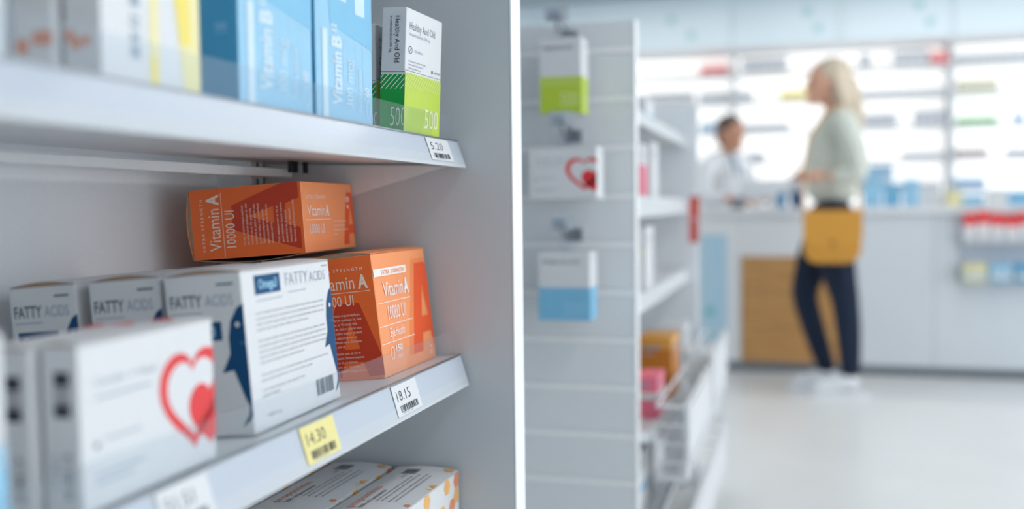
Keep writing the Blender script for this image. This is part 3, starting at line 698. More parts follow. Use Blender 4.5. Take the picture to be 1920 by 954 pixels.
# hooks on the slatwall with hanging cartons
def wall_hook(label, y, z):
    r = empty('display_hook', (GX, y, z)); tag(r, label, 'hook', 'hooks on the slatwall')
    MB().box(-0.004, 0.006, -0.018, 0.018, -0.012, 0.014, bev=0.001).build('back_plate', 'steel', r)
    MB().tube([(0, 0, 0), (-0.10, 0, 0), (-0.112, 0, 0.004), (-0.118, 0, 0.014)], 0.0028).build('prong', 'steel', r)
    MB().tube([(0, 0, 0.012), (-0.118, 0, 0.022)], 0.0022).build('upper_arm', 'steel', r)
    h = MB().box(-0.1215, -0.1195, -0.026, 0.026, 0.012, 0.044, bev=0.0004).build('tag_holder', 'clear_lip', r)
    MB().box(-0.1192, -0.1186, -0.023, 0.023, 0.014, 0.042).build('paper_tag', 'card_white', r)
    p = Print(0.046, 0.028); p.rect(0.006, 0.012, 0.030, 0.021, 'ink_pale'); p.bars(0.006, 0.003, 0.034, 0.008, 'ink_grey', 12)
    p.build('lettering', lambda u, v, e: (-0.1195 - 0.0022 - e, 0.023 - u, v + 0.014), r)
def hang_carton(name, label, y0, y1, z0, z1, depth, kind):
    """carton facing the camera side (-x), hung by a clear tab"""
    Wd, H = y1 - y0, z1 - z0
    xf = GX - 0.115
    r = empty(name, (xf, y1, z0)); tag(r, label, 'carton', 'cartons hung on the slatwall')
    MB().box(0, depth, -Wd, 0, 0, H, bev=0.001).build('body', 'card_white', r)
    fr = lambda u, v, e: (-e, -u, v)
    rs = lambda u, v, e: (u, -Wd - e, v)
    p = Print(Wd, H); q = Print(depth, H)
    if kind == 'heart':
        heart_print(p, Wd, H)
    else:
        c = 'ink_lime' if kind == 'green' else 'ink_blue_mid'; c2 = 'ink_lime' if kind == 'green' else 'ink_blue_mid'
        p.rect(0, 0, Wd, H * 0.485, c); q.rect(0, 0, depth, H * 0.485, c2); p.up(); q.up()
        diag(p, Wd, H * 0.37, H * 0.485, 16, 'ink_lime_pale' if kind == 'green' else 'ink_blue', 0.0012)
        p.text('Healthy And Old', Wd * 0.09, H * 0.835, H * 0.062, 'ink_grey', width=Wd * 0.70)
        p.text('500', Wd * 0.50, H * 0.10, H * 0.18, 'ink_lime_pale' if kind == 'green' else 'ink_blue', width=Wd * 0.42)
        q.text('500', depth * 0.2, H * 0.10, H * 0.14, 'ink_lime_pale' if kind == 'green' else 'ink_blue', width=depth * 0.6)
    p.build('front_lettering', fr, r); q.rect(depth * 0.1, H * 0.9, depth * 0.9, H * 0.91, 'ink_pale'); q.build('side_lettering', rs, r)
    MB().box(depth * 0.5 - 0.0006, depth * 0.5 + 0.0006, -Wd / 2 - 0.02, -Wd / 2 + 0.02, H, H + 0.030).build('hang_tab', 'clear_cover', r)
wall_hook('display hook holding the lime green carton', 0.462, 1.300)
wall_hook('display hook holding the red heart carton', 0.455, 1.095)
wall_hook('display hook holding the blue and white carton', 0.455, 0.889)
hang_carton('tablet_carton', 'white and lime green carton hung on the slatwall', 0.414, 0.498, 1.134, 1.284, 0.070, 'green')
hang_carton('heart_carton', 'white carton with a red heart hung on the slatwall', 0.384, 0.522, 0.964, 1.068, 0.070, 'heart')
hang_carton('tablet_carton', 'white and blue carton hung on the slatwall', 0.399, 0.505, 0.722, 0.858, 0.070, 'blue')

# ------------------------------------------------------------------ counter
CX = 5.784
mat('counter_grey', (214, 219, 224), 0.35, 0.03, 6); mat('counter_white', (228, 230, 232), 0.4); mat('plinth', (120, 128, 134), 0.5)
def wood():
    m = mat('oak', (172, 124, 70), 0.45, 0.0); nt = m.node_tree; b = nt.nodes['Principled BSDF']
    tc = nt.nodes.new('ShaderNodeTexCoord'); mp = nt.nodes.new('ShaderNodeMapping'); mp.inputs['Scale'].default_value = (4, 2.0, 28)
    nz = nt.nodes.new('ShaderNodeTexNoise'); nz.inputs['Scale'].default_value = 3.0; nz.inputs['Detail'].default_value = 6
    cr_ = nt.nodes.new('ShaderNodeValToRGB'); cr_.color_ramp.elements[0].color = (lin(172), lin(122), lin(66), 1); cr_.color_ramp.elements[1].color = (lin(208), lin(160), lin(100), 1)
    cr_.color_ramp.elements[0].position = 0.3; cr_.color_ramp.elements[1].position = 0.7
    nt.links.new(tc.outputs['Object'], mp.inputs[0]); nt.links.new(mp.outputs[0], nz.inputs['Vector']); nt.links.new(nz.outputs['Fac'], cr_.inputs[0]); nt.links.new(cr_.outputs[0], b.inputs['Base Color'])
wood()
def counter_unit(label, y0, y1, body, z1=0.888):
    r = empty('counter_unit', (CX, (y0 + y1) / 2, 0)); tag(r, label, 'counter'); h = (y1 - y0) / 2
    MB().box(0.04, 0.62, -h + 0.002, h - 0.002, 0, 0.055).build('plinth', 'plinth', r)
    MB().box(0, 0.66, -h + 0.001, h - 0.001, 0.055, z1, bev=0.002).build('body', body, r)
    return r, h
r, h = counter_unit('white end pedestal of the pharmacy counter with a pale blue poster', 0.318, 0.560, 'counter_white')
po = MB().box(-0.004, -0.0005, -0.04, 0.105, 0.17, 0.78).build('poster', mat('poster_blue', (176, 208, 226), 0.4), r)
p = Print(0.145, 0.61); p.disc(0.05, 0.17, 0.030, 'poster_teal' if mat('poster_teal', (120, 190, 196)) else '', 14)
p.build('poster_lettering', lambda u, v, e: (-0.004 - e, 0.105 - u, 0.17 + v), po, 0.0006)
r, h = counter_unit('counter section with an oak front panel behind the customer', -0.30, 0.318, 'counter_white')
MB().box(-0.012, -0.0005, -h + 0.03, h - 0.002, 0.060, 0.655, bev=0.002).build('oak_panel', 'oak', r)
for z in (0.258, 0.457): MB().box(-0.0128, -0.0121, -h + 0.03, h - 0.002, z - 0.0015, z + 0.0015).build('panel_joint', 'ink_dark', r)
r, h = counter_unit('long pale grey front of the pharmacy counter right of the customer', -2.6, -0.30, 'counter_grey')
for y in (-0.75, 0.0, 0.75): MB().box(-0.0006, 0.002, y - 0.0015, y + 0.0015, 0.06, 0.88).build('panel_joint', 'plinth', r)
wt = MB().box(CX - 0.03, CX + 0.70, -2.62, 0.58, 0.888, 0.928, bev=0.004).build('worktop', 'counter_white')
tag(wt, 'long white worktop of the pharmacy counter', 'worktop')

# things on the counter
def on_counter(name, label, cat, y, dx=0.2): return tag(empty(name, (CX + dx, y, 0.928)), label, cat)
r = on_counter('card_terminal', 'small dark card terminal on the counter before the pharmacist', 'card terminal', 0.345, 0.12)
MB().prism([(0, 0), (0.13, 0), (0.13, 0.05), (0, 0.022)], 1, -0.04, 0.04).build('case', 'dark_steel', r)
MB().box(0.085, 0.125, -0.03, 0.03, 0.046, 0.056).build('screen', 'ink_teal', r)
for a in range(3):
    for b in range(3): MB().box(0.015 + a * 0.022, 0.030 + a * 0.022, -0.028 + b * 0.021, -0.014 + b * 0.021, 0.022 + a * 0.005, 0.034 + a * 0.005).build('key', 'card_greyed', r)
r = on_counter('monitor', 'white checkout monitor seen from behind on the counter', 'monitor', 0.16, 0.40)
MB().box(-0.09, 0.09, -0.10, 0.10, 0, 0.012, bev=0.003).build('foot', 'counter_white', r)
MB().box(-0.015, 0.015, -0.02, 0.02, 0.012, 0.10).build('stand', 'counter_white', r)
MB().box(-0.02, 0.02, -0.19, 0.19, 0.06, 0.17, bev=0.006).build('casing', 'counter_white', r)
MB().box(0.0202, 0.021, -0.18, 0.18, 0.07, 0.16).build('screen', 'ink_dark', r)
small_carton('small_carton', 'small blue carton on the counter between pharmacist and customer', None, (CX + 0.10, 0.070, 0.928), (0.05, 0.055, 0.085), 'ink_teal')
pen_pot = on_counter('pen_pot', 'dark pen pot on the counter beside the customer', 'pen pot', 0.02, 0.06)
MB().lathe([(0.028, 0), (0.032, 0.01), (0.034, 0.09), (0.030, 0.09), (0.028, 0.012)], 16).build('pot', 'ink_navy', pen_pot, True)
for k in range(3): MB().tube([(0.01 * math.cos(k * 2.1), 0.01 * math.sin(k * 2.1), 0.012), (0.024 * math.cos(k * 2.1), 0.024 * math.sin(k * 2.1), 0.14)], 0.004).build('pen', 'ink_grey', pen_pot)
yy = -0.34
for k, (wd, hh, base, nm) in enumerate([(0.10, 0.17, 'ink_blue', 'pale blue carton on the counter next to the customer'), (0.09, 0.13, 'ink_blue_mid', 'second pale blue carton from the customer on the counter'), (0.08, 0.15, 'ink_blue', 'third pale blue carton from the customer on the counter'),
        (0.12, 0.07, 'card_white', 'low white carton on the counter right of the blue cartons'), (0.07, 0.085, 'ink_cream', 'small cream carton on the counter right of the low white carton'), (0.11, 0.06, 'ink_blue', 'flat pale blue carton in the middle of the long counter'), (0.10, 0.09, 'card_white', 'white carton in the middle of the long counter'), (0.12, 0.075, 'ink_blue_mid', 'flat mid-blue carton on the counter before the display rack')]):
    small_carton('small_carton', nm, 'cartons on the counter', (CX + 0.14 + 0.03 * (k % 2), yy - wd, 0.928), (0.06, wd, hh), base); yy -= wd + 0.012

# clear display rack hung on the counter front with red packets
r = empty('display_rack', (CX - 0.0005, -1.02, 0.52)); tag(r, 'clear acrylic display rack on the counter front at the right edge', 'display rack')
MB().box(-0.004, -0.0005, -0.28, 0.20, 0.0, 0.36).build('back_plate', 'clear_cover', r)
for z in (0.0, 0.20): MB().box(-0.13, -0.004, -0.28, 0.20, z, z + 0.006).build('tier', 'clear_lip', r); MB().box(-0.133, -0.13, -0.28, 0.20, z, z + 0.07).build('tier_front', 'clear_lip', r)
for y in (-0.283, 0.20): MB().box(-0.133, -0.004, y, y + 0.003, 0, 0.34).build('side_plate', 'clear_cover', r)
for k in range(6):
    y = -0.86 - k * 0.068
    t = tag(empty('red_packet', (CX - 0.07, y, 0.727)), ['red packet at the left end of the display rack', 'second red packet from the left in the display rack', 'third red packet from the left in the display rack', 'fourth red packet from the left in the display rack', 'fifth red packet from the left in the display rack', 'red packet at the right end of the display rack'][k], 'packet', 'red packets in the display rack')
    b = MB(); hgt = 0.16 + 0.012 * math.sin(k * 1.7)
    b.prism([(-0.003, 0), (0.003, 0), (0.014, hgt * 0.3), (0.014, hgt * 0.7), (0.002, hgt), (-0.002, hgt), (-0.014, hgt * 0.7), (-0.014, hgt * 0.3)], 1, -0.030, 0.030)
    b.build('pouch', 'card_white' if False else mat('pouch_white', (232, 226, 226), 0.4), t)
    MB().prism([(-0.0148, hgt * 0.62), (0.0148, hgt * 0.62), (0.0148, hgt * 0.70), (0.0028, hgt * 1.005), (-0.0028, hgt * 1.005), (-0.0148, hgt * 0.70)], 1, -0.0305, 0.0305).build('red_header', 'ink_red', t)
for k, (base, nm) in enumerate((('ink_cream', 'cream carton in the lower tier of the display rack'), ('ink_blue', 'light blue carton in the lower tier of the display rack'), ('ink_teal', 'teal carton at the right end of the lower display tier'))):
    small_carton('small_carton', nm, 'cartons in the display rack', (CX - 0.10, -0.94 - 0.125 * k, 0.5265), (0.05, 0.11, 0.10), base, ((0.2, 0.5, 'card_white'),))

# ------------------------------------------------------------------ back-lit wall shelves
BX0, BX1 = 7.72, 8.06
W2 = empty('wall_shelving', (BX1, -0.28, 0)); tag(W2, 'bright back-lit white wall shelving behind the pharmacy counter', 'shelving')
def w2(b, name, mats):
    o = b.build(name, mats); o.parent = W2; o.location = (-BX1, 0.28, 0); return o
ups = [2.02, 0.488, -1.044, -2.576]
for y in ups: w2(MB().box(BX0 + 0.02, BX1, y - 0.015, y + 0.015, 0, 2.13), 'upright', mat('upright_grey', (205, 210, 214), 0.5))
mat('backlit', (255, 254, 252), 0.6, 0.0, emit=BACKLIT)
ZS = [0.30, 0.55, 0.80, 1.03, 1.262, 1.498, 1.728, 1.942]
for a, b in zip(ups, ups[1:]):
    w2(MB().box(BX1 - 0.012, BX1 - 0.004, b + 0.016, a - 0.016, 0.10, 2.10), 'backlit_panel', 'backlit')
    for z in ZS: w2(MB().box(BX0 + 0.03, BX1 - 0.012, b + 0.016, a - 0.016, z - 0.012, z), 'shelf_board', 'white_metal')
w2(MB().box(BX0, BX1, ups[-1], ups[0], 2.10, 2.13), 'top_board', 'white_metal')
w2(MB().box(BX0 + 0.03, BX1, ups[-1], ups[0], 0, 0.10), 'plinth', 'plinth')
def YP(px): return 0.488 - (px - 1378) * 0.00384
mat('pk_grey', (184, 190, 198), 0.5); mat('pk_blue', (150, 186, 214), 0.5); mat('pk_tan', (206, 202, 176), 0.5); mat('pk_brown', (190, 176, 172), 0.5); mat('pk_green', (70, 170, 84), 0.5); mat('pk_yellow', (236, 216, 90), 0.5)
NAMES = {'pk_grey': 'pale grey', 'pk_blue': 'pale blue', 'pk_tan': 'tan', 'pk_brown': 'greyish brown', 'pk_green': 'green', 'pk_yellow': 'yellow', 'ink_red': 'red', 'card_white': 'white'}
ROW = ['lowest', 'lowest', 'lowest', 'fifth', 'fourth', 'third', 'second', 'top']
MESHC = {}
def stock_mesh(wd, hh, m):
    k = (round(wd, 3), round(hh, 3), m)
    if k not in MESHC:
        b = MB().box(-0.06, 0.06, -wd / 2 + 0.001, wd / 2 - 0.001, 0, hh, bev=0.0015); b.box(-0.0605, -0.060, -wd / 2 + 0.012, wd / 2 - 0.012, hh * 0.3, hh * 0.55, mi=1)
        me = b.mesh('stock_carton'); me.materials.append(MATS[m]); me.materials.append(MATS['card_white']); MESHC[k] = me
    return MESHC[k]
STOCK = []
def stock(row, p0, p1, m, hh=0.055, wd=0.055):
    hh *= 1.3; y0, y1 = YP(p0), YP(p1); n = max(1, int(round((y0 - y1) / wd))); wd = (y0 - y1) / n
    for k in range(n):
        o = link('stock_carton', stock_mesh(wd, hh, m), m); o.location = (BX0 + 0.12, y0 - (k + 0.5) * wd, ZS[row])
        STOCK.append((row, 'left' if p1 <= 1379 else ('middle' if p1 <= 1778 else 'right'), m, o))
for a in [(7, 1313, 1370, 'ink_red', 0.05), (7, 1394, 1482, 'pk_grey', 0.08), (7, 1614, 1636, 'pk_grey', 0.07), (7, 1676, 1738, 'pk_grey', 0.08), (7, 1740, 1774, 'ink_red', 0.06), (7, 1786, 1935, 'pk_grey', 0.05),
          (6, 1200, 1300, 'pk_grey', 0.07), (6, 1311, 1372, 'pk_grey', 0.06), (6, 1384, 1416, 'pk_grey', 0.06), (6, 1467, 1540, 'pk_yellow', 0.05), (6, 1614, 1768, 'pk_grey', 0.035), (6, 1788, 1857, 'pk_tan', 0.07), (6, 1914, 1940, 'pk_blue', 0.06),
          (5, 1313, 1344, 'pk_blue', 0.06), (5, 1394, 1487, 'pk_grey', 0.045), (5, 1614, 1683, 'pk_grey', 0.08), (5, 1713, 1771, 'pk_grey', 0.09), (5, 1788, 1857, 'pk_green', 0.04), (5, 1887, 1901, 'pk_blue', 0.06),
          (4, 1394, 1440, 'pk_grey', 0.06), (4, 1690, 1768, 'pk_grey', 0.04), (4, 1786, 1841, 'pk_brown', 0.055), (4, 1874, 1925, 'pk_grey', 0.045),
          (3, 1614, 1676, 'pk_blue', 0.15), (3, 1784, 1837, 'pk_blue', 0.07), (3, 1690, 1760, 'pk_grey', 0.05)]: stock(*a)
ORD = ['first', 'second', 'third', 'fourth', 'fifth', 'sixth', 'seventh', 'eighth', 'ninth', 'tenth', 'eleventh', 'twelfth', 'thirteenth', 'fourteenth', 'fifteenth', 'sixteenth', 'seventeenth', 'eighteenth', 'nineteenth', 'twentieth']
seen = {}
for row, bay, m, o in STOCK:
    k = seen.get((row, bay, m), 0); seen[(row, bay, m)] = k + 1
    tag(o, '%s small %s carton from the left on the %s back-lit shelf, %s bay' % (ORD[k], NAMES[m], ROW[row], bay), 'carton', 'small %s cartons on the back-lit shelves' % NAMES[m])
# fascia above the shelving
FA = empty('fascia', (BX0, -0.28, 2.13)); tag(FA, 'pale blue fascia panels above the back-lit shelving', 'fascia')
mat('fascia_blue', (222, 236, 243), 0.35, 0.03, 2); mat('fascia_dot', (176, 214, 218), 0.4)
seams = [2.78, 2.02, 0.488, -0.28, -1.044, -2.576, -4.0]
for a, b in zip(seams, seams[1:]):
    o = MB().box(0, 0.04, b + 0.28 + 0.004, a + 0.28 - 0.004, 0.004, 0.415).build('fascia_panel', 'fascia_blue', FA)
    for (u, v) in ((0.80, 0.25), (0.70, 0.55)):
        p = Print(a - b, 0.41); p.disc((a - b) * u, 0.41 * v, 0.035, 'fascia_dot', 14); aa = a
        p.build('emblem', lambda u, v, e, aa=aa: (-e, aa + 0.28 - u, v + 0.004), o, 0.001)

# ------------------------------------------------------------------ people
def eval_mesh(ob, name):
    dg = bpy.context.evaluated_depsgraph_get(); me = bpy.data.meshes.new_from_object(ob.evaluated_get(dg)); me.name = name
    return me
def skin_mesh(chains, sub=1):
    """chains: lists of (point, radius or (ra, rb)); chains that share a point join there"""
    vs, rs, es, idx = [], [], [], {}
    for ch in chains:
        prev = None
        for p, r in ch:
            k = tuple(round(c, 4) for c in p)
            if k not in idx: idx[k] = len(vs); vs.append(p); rs.append(r if isinstance(r, tuple) else (r, r))
            i = idx[k]
            if prev is not None and prev != i: es.append((prev, i))
            prev = i
    me = bpy.data.meshes.new('s'); me.from_pydata(vs, es, [])
    ob = bpy.data.objects.new('s', me); COL.objects.link(ob)
    ob.modifiers.new('k', 'SKIN').use_smooth_shade = True
    for i, d in enumerate(me.skin_vertices[0].data): d.radius = rs[i]; d.use_root = (i == 0)
    m = ob.modifiers.new('u', 'SUBSURF'); m.levels = sub; m.render_levels = sub
    out = eval_mesh(ob, 's'); bpy.data.objects.remove(ob); bpy.data.meshes.remove(me)
    return out
def ball(c, r, seg=20, shape=None):
    bm = bmesh.new(); bmesh.ops.create_uvsphere(bm, u_segments=seg, v_segments=seg * 2 // 3, radius=1.0)
    for v in bm.verts:
        q = Vector((v.co.x * r[0], v.co.y * r[1], v.co.z * r[2]))
        if shape: q = shape(q)
        v.co = q + Vector(c)
    me = bpy.data.meshes.new('b'); bm.to_mesh(me); bm.free(); return me
def fuse(name, meshes, vox, mats, parent, smooth=6):
    bm = bmesh.new()
    for me in meshes: bm.from_mesh(me); bpy.data.meshes.remove(me)
    me = bpy.data.meshes.new('f'); bm.to_mesh(me); bm.free()
    ob = bpy.data.objects.new('f', me); COL.objects.link(ob)
    m = ob.modifiers.new('r', 'REMESH'); m.mode = 'VOXEL'; m.voxel_size = vox; m.use_smooth_shade = True
    if smooth:
        t = ob.modifiers.new('s', 'SMOOTH'); t.iterations = smooth; t.factor = 0.5
    out = eval_mesh(ob, name); bpy.data.objects.remove(ob); bpy.data.meshes.remove(me)
    out.materials.clear()
    return link(name, out, mats, parent, True)
def head_shape(q):
    # forward is +x: flatten the face, narrow to the chin
    if q.z < 0: q.y *= 1 + 0.28 * q.z / 0.115; q.x = q.x * (1 + 0.14 * q.z / 0.115) + (-q.z) * 0.12
    if q.x > 0.075: q.x = 0.075 + (q.x - 0.075) * 0.6
    return q
def head_parts(c, look=0.0):
    M_ = Matrix.Translation(Vector(c)) @ Matrix.Rotation(look, 4, 'Z')
    out = [ball((0, 0, 0), (0.095, 0.076, 0.115), 24, head_shape), ball((0.098, 0, -0.022), (0.016, 0.012, 0.016), 10), ball((0.091, 0, 0.0), (0.010, 0.009, 0.028), 10), ball((0.070, 0, -0.094), (0.028, 0.030, 0.022), 12),
           ball((0.078, 0, -0.060), (0.020, 0.032, 0.026), 12)]
    for s_ in (-1, 1): out.append(ball((-0.005, s_ * 0.077, -0.008), (0.018, 0.008, 0.030), 10)); out.append(ball((0.074, s_ * 0.033, 0.022), (0.012, 0.022, 0.007), 10))
    for me in out: me.transform(M_)
    return out, M_
def face_bits(M_, parent, body):
    for s_ in (-1, 1):
        e = ball((0.0835, s_ * 0.031, 0.004), (0.007, 0.011, 0.007), 12); e.transform(M_); link('eye', e, mat('eye_dark', (40, 34, 32), 0.2), parent, True)
    l = ball((0.0945, 0, -0.061), (0.005, 0.020, 0.006), 12); l.transform(M_); link('lips', l, mat('lip', (186, 104, 96), 0.4), parent, True)
def hand_chains(wr, d, up, side, curl=0.5, k=1.0):
    """wrist point, finger direction, back-of-hand normal, thumb side; a palm and five unequal fingers"""
    wr, d, up, side = (Vector(v).normalized() if i else Vector(v) for i, v in enumerate((wr, d, up, side)))
    ch = []; palm = wr + d * 0.075 * k
    ch.append([(tuple(wr), (0.020, 0.026)), (tuple(wr + d * 0.04 * k), (0.015, 0.036)), (tuple(palm), (0.013, 0.036))])
    fing = []
    for j, ln in enumerate((0.070, 0.080, 0.075, 0.058)):
        b0 = palm + side * (0.030 - 0.020 * j) * k - d * 0.008
        pts = [b0]; a = 0.25
        for seg in (0.42, 0.32, 0.26):
            a += curl * 0.8
            pts.append(pts[-1] + (d * math.cos(a) - up * math.sin(a)) * ln * seg * k)
        fing.append([(tuple(q), 0.0088 - 0.0009 * i) for i, q in enumerate(pts)])
    t0 = wr + d * 0.022 * k + side * 0.026 * k
    t = [t0, t0 + (d * 0.6 + side * 0.7 - up * 0.3).normalized() * 0.034 * k, t0 + (d * 0.6 + side * 0.7 - up * 0.3).normalized() * 0.034 * k + (d * 0.9 + side * 0.1 - up * 0.4).normalized() * 0.03 * k]
    fing.append([(tuple(q), 0.0105 - 0.0012 * i) for i, q in enumerate(t)])
    return ch, fing
mat('skin', (222, 168, 142), 0.5, 0.04, 20)
def hand_meshes(*a, **k):
    ch, fing = hand_chains(*a, **k)
    return [skin_mesh(ch)] + [skin_mesh([f]) for f in fing]
def skins(chains): return [skin_mesh([c]) for c in chains]

# --- customer: long blonde hair, grey-green jumper, navy jeans, mustard bag; faces left in profile
CU = empty('person', (5.20, -0.150, 0), (0, 0, math.radians(96))); tag(CU, 'customer with long blonde hair, grey jumper, navy jeans and mustard bag standing at the counter', 'person')
hip_l, hip_r = (0.0, 0.085, 0.87), (0.0, -0.085, 0.87)      # left side turns to the camera
kn_l, kn_r = (-0.060, 0.075, 0.47), (0.125, -0.080, 0.49)
an_l, an_r = (-0.085, 0.085, 0.085), (-0.005, -0.090, 0.085)
sh_l, sh_r = (-0.035, 0.165, 1.345), (-0.010, -0.165, 1.345)
el_l, el_r = (-0.105, 0.215, 1.075), (-0.005, -0.215, 1.080)
wr_l, wr_r = (0.055, 0.165, 1.080), (0.085, -0.150, 1.095)
pel, wai, che, nek, skl = (0.0, 0, 0.90), (-0.005, 0, 1.06), (-0.010, 0, 1.25), (-0.015, 0, 1.405), (0.0, 0, 1.47)
body = [[(pel, (0.105, 0.125)), (wai, (0.085, 0.105)), (che, (0.098, 0.125)), ((-0.014, 0, 1.365), (0.055, 0.075)), (nek, 0.046), (skl, 0.046)],
        [((-0.014, 0, 1.365), (0.055, 0.075)), (sh_l, 0.046), (el_l, 0.034), (wr_l, 0.023)], [((-0.014, 0, 1.365), (0.055, 0.075)), (sh_r, 0.046), (el_r, 0.034), (wr_r, 0.023)],
        [(pel, (0.105, 0.125)), (hip_l, 0.086), (kn_l, 0.055), (an_l, 0.036)], [(pel, (0.105, 0.125)), (hip_r, 0.086), (kn_r, 0.055), (an_r, 0.036)]]
hp, HM = head_parts((0.022, 0, 1.548), 0.10)
hands = hand_meshes(wr_l, (0.95, -0.25, 0.10), (0, 0.3, 1), (0.2, -1, 0.2)) + hand_meshes(wr_r, (0.95, 0.25, 0.10), (0, -0.3, 1), (0.2, 1, 0.2))
feet = [skin_mesh([[((a[0] - 0.02, a[1], 0.06), 0.026), ((a[0] + 0.06, a[1], 0.045), (0.022, 0.028)), ((a[0] + 0.14, a[1], 0.035), (0.016, 0.028))]]) for a in (an_l, an_r)]
bo = fuse('body', skins(body) + hp + hands + feet, 0.0075, 'skin', CU, 3)
face_bits(HM, CU, bo)
jm = [[((0.0, 0, 0.93), (0.125, 0.150)), ((-0.005, 0, 1.06), (0.115, 0.140)), ((-0.010, 0, 1.25), (0.120, 0.150)), ((-0.014, 0, 1.365), (0.075, 0.085)), ((-0.014, 0, 1.405), 0.058)],
      [((-0.014, 0, 1.365), (0.075, 0.085)), (sh_l, 0.068), ((-0.085, 0.200, 1.20), 0.062), (el_l, 0.056), ((0.030, 0.172, 1.079), 0.040)],
      [((-0.014, 0, 1.365), (0.075, 0.085)), (sh_r, 0.068), ((-0.010, -0.20, 1.20), 0.062), (el_r, 0.056), ((0.055, -0.160, 1.092), 0.040)]]
fuse('jumper', skins(jm), 0.010, mat('wool_grey', (212, 216, 206), 0.9, 0.10, 90, 0.3), CU, 4)
jn = [[((0.0, 0, 0.965), (0.112, 0.135)), (pel, (0.118, 0.140)), (hip_l, 0.100), ((-0.012, 0.074, 0.67), 0.102), (kn_l, 0.074), ((-0.075, 0.082, 0.30), 0.066), ((-0.085, 0.085, 0.075), 0.050)],
      [(pel, (0.118, 0.140)), (hip_r, 0.100), ((0.075, -0.080, 0.67), 0.098), (kn_r, 0.074), ((0.068, -0.087, 0.30), 0.066), ((-0.005, -0.090, 0.075), 0.050)]]
fuse('jeans', skins(jn), 0.010, mat('denim_navy', (6, 28, 52), 0.85, 0.15, 120, 0.2), CU, 3)
for a in (an_l, an_r):
    sh = fuse('shoe', [skin_mesh([[((a[0] - 0.045, a[1], 0.062), (0.046, 0.044)), ((a[0] + 0.01, a[1], 0.080), (0.056, 0.052)), ((a[0] + 0.09, a[1], 0.050), (0.036, 0.046)), ((a[0] + 0.185, a[1], 0.040), (0.026, 0.042))]])], 0.007, mat('shoe_white', (228, 230, 234), 0.5), CU, 2)
    so = MB(); so.prism([(a[0] - 0.082, a[1] - 0.030), (a[0] - 0.07, a[1] - 0.040), (a[0] + 0.12, a[1] - 0.044), (a[0] + 0.185, a[1] - 0.032), (a[0] + 0.205, a[1]), (a[0] + 0.185, a[1] + 0.032), (a[0] + 0.12, a[1] + 0.044), (a[0] - 0.07, a[1] + 0.040), (a[0] - 0.082, a[1] + 0.030)], 2, 0.0, 0.024)
    so.build('sole', 'shoe_white', sh)
def hair_cap(q):
    return q
hair = [ball((-0.004, 0, 1.583), (0.098, 0.086, 0.090), 22), ball((-0.040, 0, 1.51), (0.062, 0.082, 0.11), 20),
        skin_mesh([[((-0.045, 0, 1.60), (0.062, 0.072)), ((-0.066, 0, 1.50), (0.050, 0.082)), ((-0.088, 0.005, 1.40), (0.036, 0.080)), ((-0.105, 0.008, 1.33), (0.026, 0.064)), ((-0.112, 0.008, 1.29), (0.014, 0.040))]]),
        skin_mesh([[((-0.005, 0.080, 1.58), 0.022), ((-0.025, 0.086, 1.49), 0.024), ((-0.050, 0.090, 1.41), 0.020), ((-0.06, 0.09, 1.37), 0.012)]]),
        skin_mesh([[((-0.005, -0.080, 1.58), 0.022), ((-0.025, -0.086, 1.49), 0.024), ((-0.050, -0.090, 1.41), 0.020), ((-0.06, -0.09, 1.37), 0.012)]])]
mat('hair_blonde', (206, 190, 168), 0.5, 0.25, 45)
fuse('hair', hair, 0.008, 'hair_blonde', CU, 3)
# --- mustard bag hanging at the customer's hip
BG = empty('shoulder_bag', (4.938, -0.150, 0.668)); tag(BG, 'mustard yellow leather shoulder bag hanging at the customer\'s hip', 'bag')
BG.rotation_euler = (0, 0, math.radians(4))
def rounded(w2_, h, rb, rt, n=6):
    o = []
    for cx_, cz_, r_, a0 in ((w2_ - rb, rb, rb, -PI / 2), (w2_ - rt, h - rt, rt, 0), (-w2_ + rt, h - rt, rt, PI / 2), (-w2_ + rb, rb, rb, PI)):
        o += [(cx_ + r_ * math.cos(a0 + PI / 2 * i / n), cz_ + r_ * math.sin(a0 + PI / 2 * i / n)) for i in range(n + 1)]
    return o
mat('leather_mustard', (206, 146, 50), 0.5, 0.08, 120, 0.2); mat('brass', (170, 126, 60), 0.65, metal=0.5)
MB().prism(rounded(0.130, 0.245, 0.065, 0.02), 0, 0.010, 0.075).build('pouch', 'leather_mustard', BG)
fl = MB().prism(rounded(0.134, 0.19, 0.075, 0.012), 0, -0.002, 0.010).build('flap', 'leather_mustard', BG); fl.location = (0, 0, 0.060)
MB().lathe([(0.012, 0), (0.016, 0.001), (0.016, 0.004), (0.008, 0.006)], 14).build('clasp', 'brass', fl).matrix_local = Matrix.Translation((-0.002, 0, 0.035)) @ Matrix.Rotation(-PI / 2, 4, 'Y')
st = MB(); st.tube([(0.04, -0.125, 0.235), (0.085, -0.130, 0.33), (0.115, -0.135, 0.50), (0.115, -0.10, 0.65), (0.115, -0.035, 0.757), (0.115, 0.03, 0.715), (0.115, 0.10, 0.60), (0.115, 0.125, 0.45), (0.085, 0.130, 0.33), (0.04, 0.127, 0.235)], 0.006, 8)
st.build('strap', 'leather_mustard', BG)
for y in (-0.127, 0.127): MB().tube([(0.042 + 0.010 * math.cos(2 * PI * i / 10), y, 0.235 + 0.010 * math.sin(2 * PI * i / 10)) for i in range(11)], 0.0025, 6).build('ring', 'brass', BG)

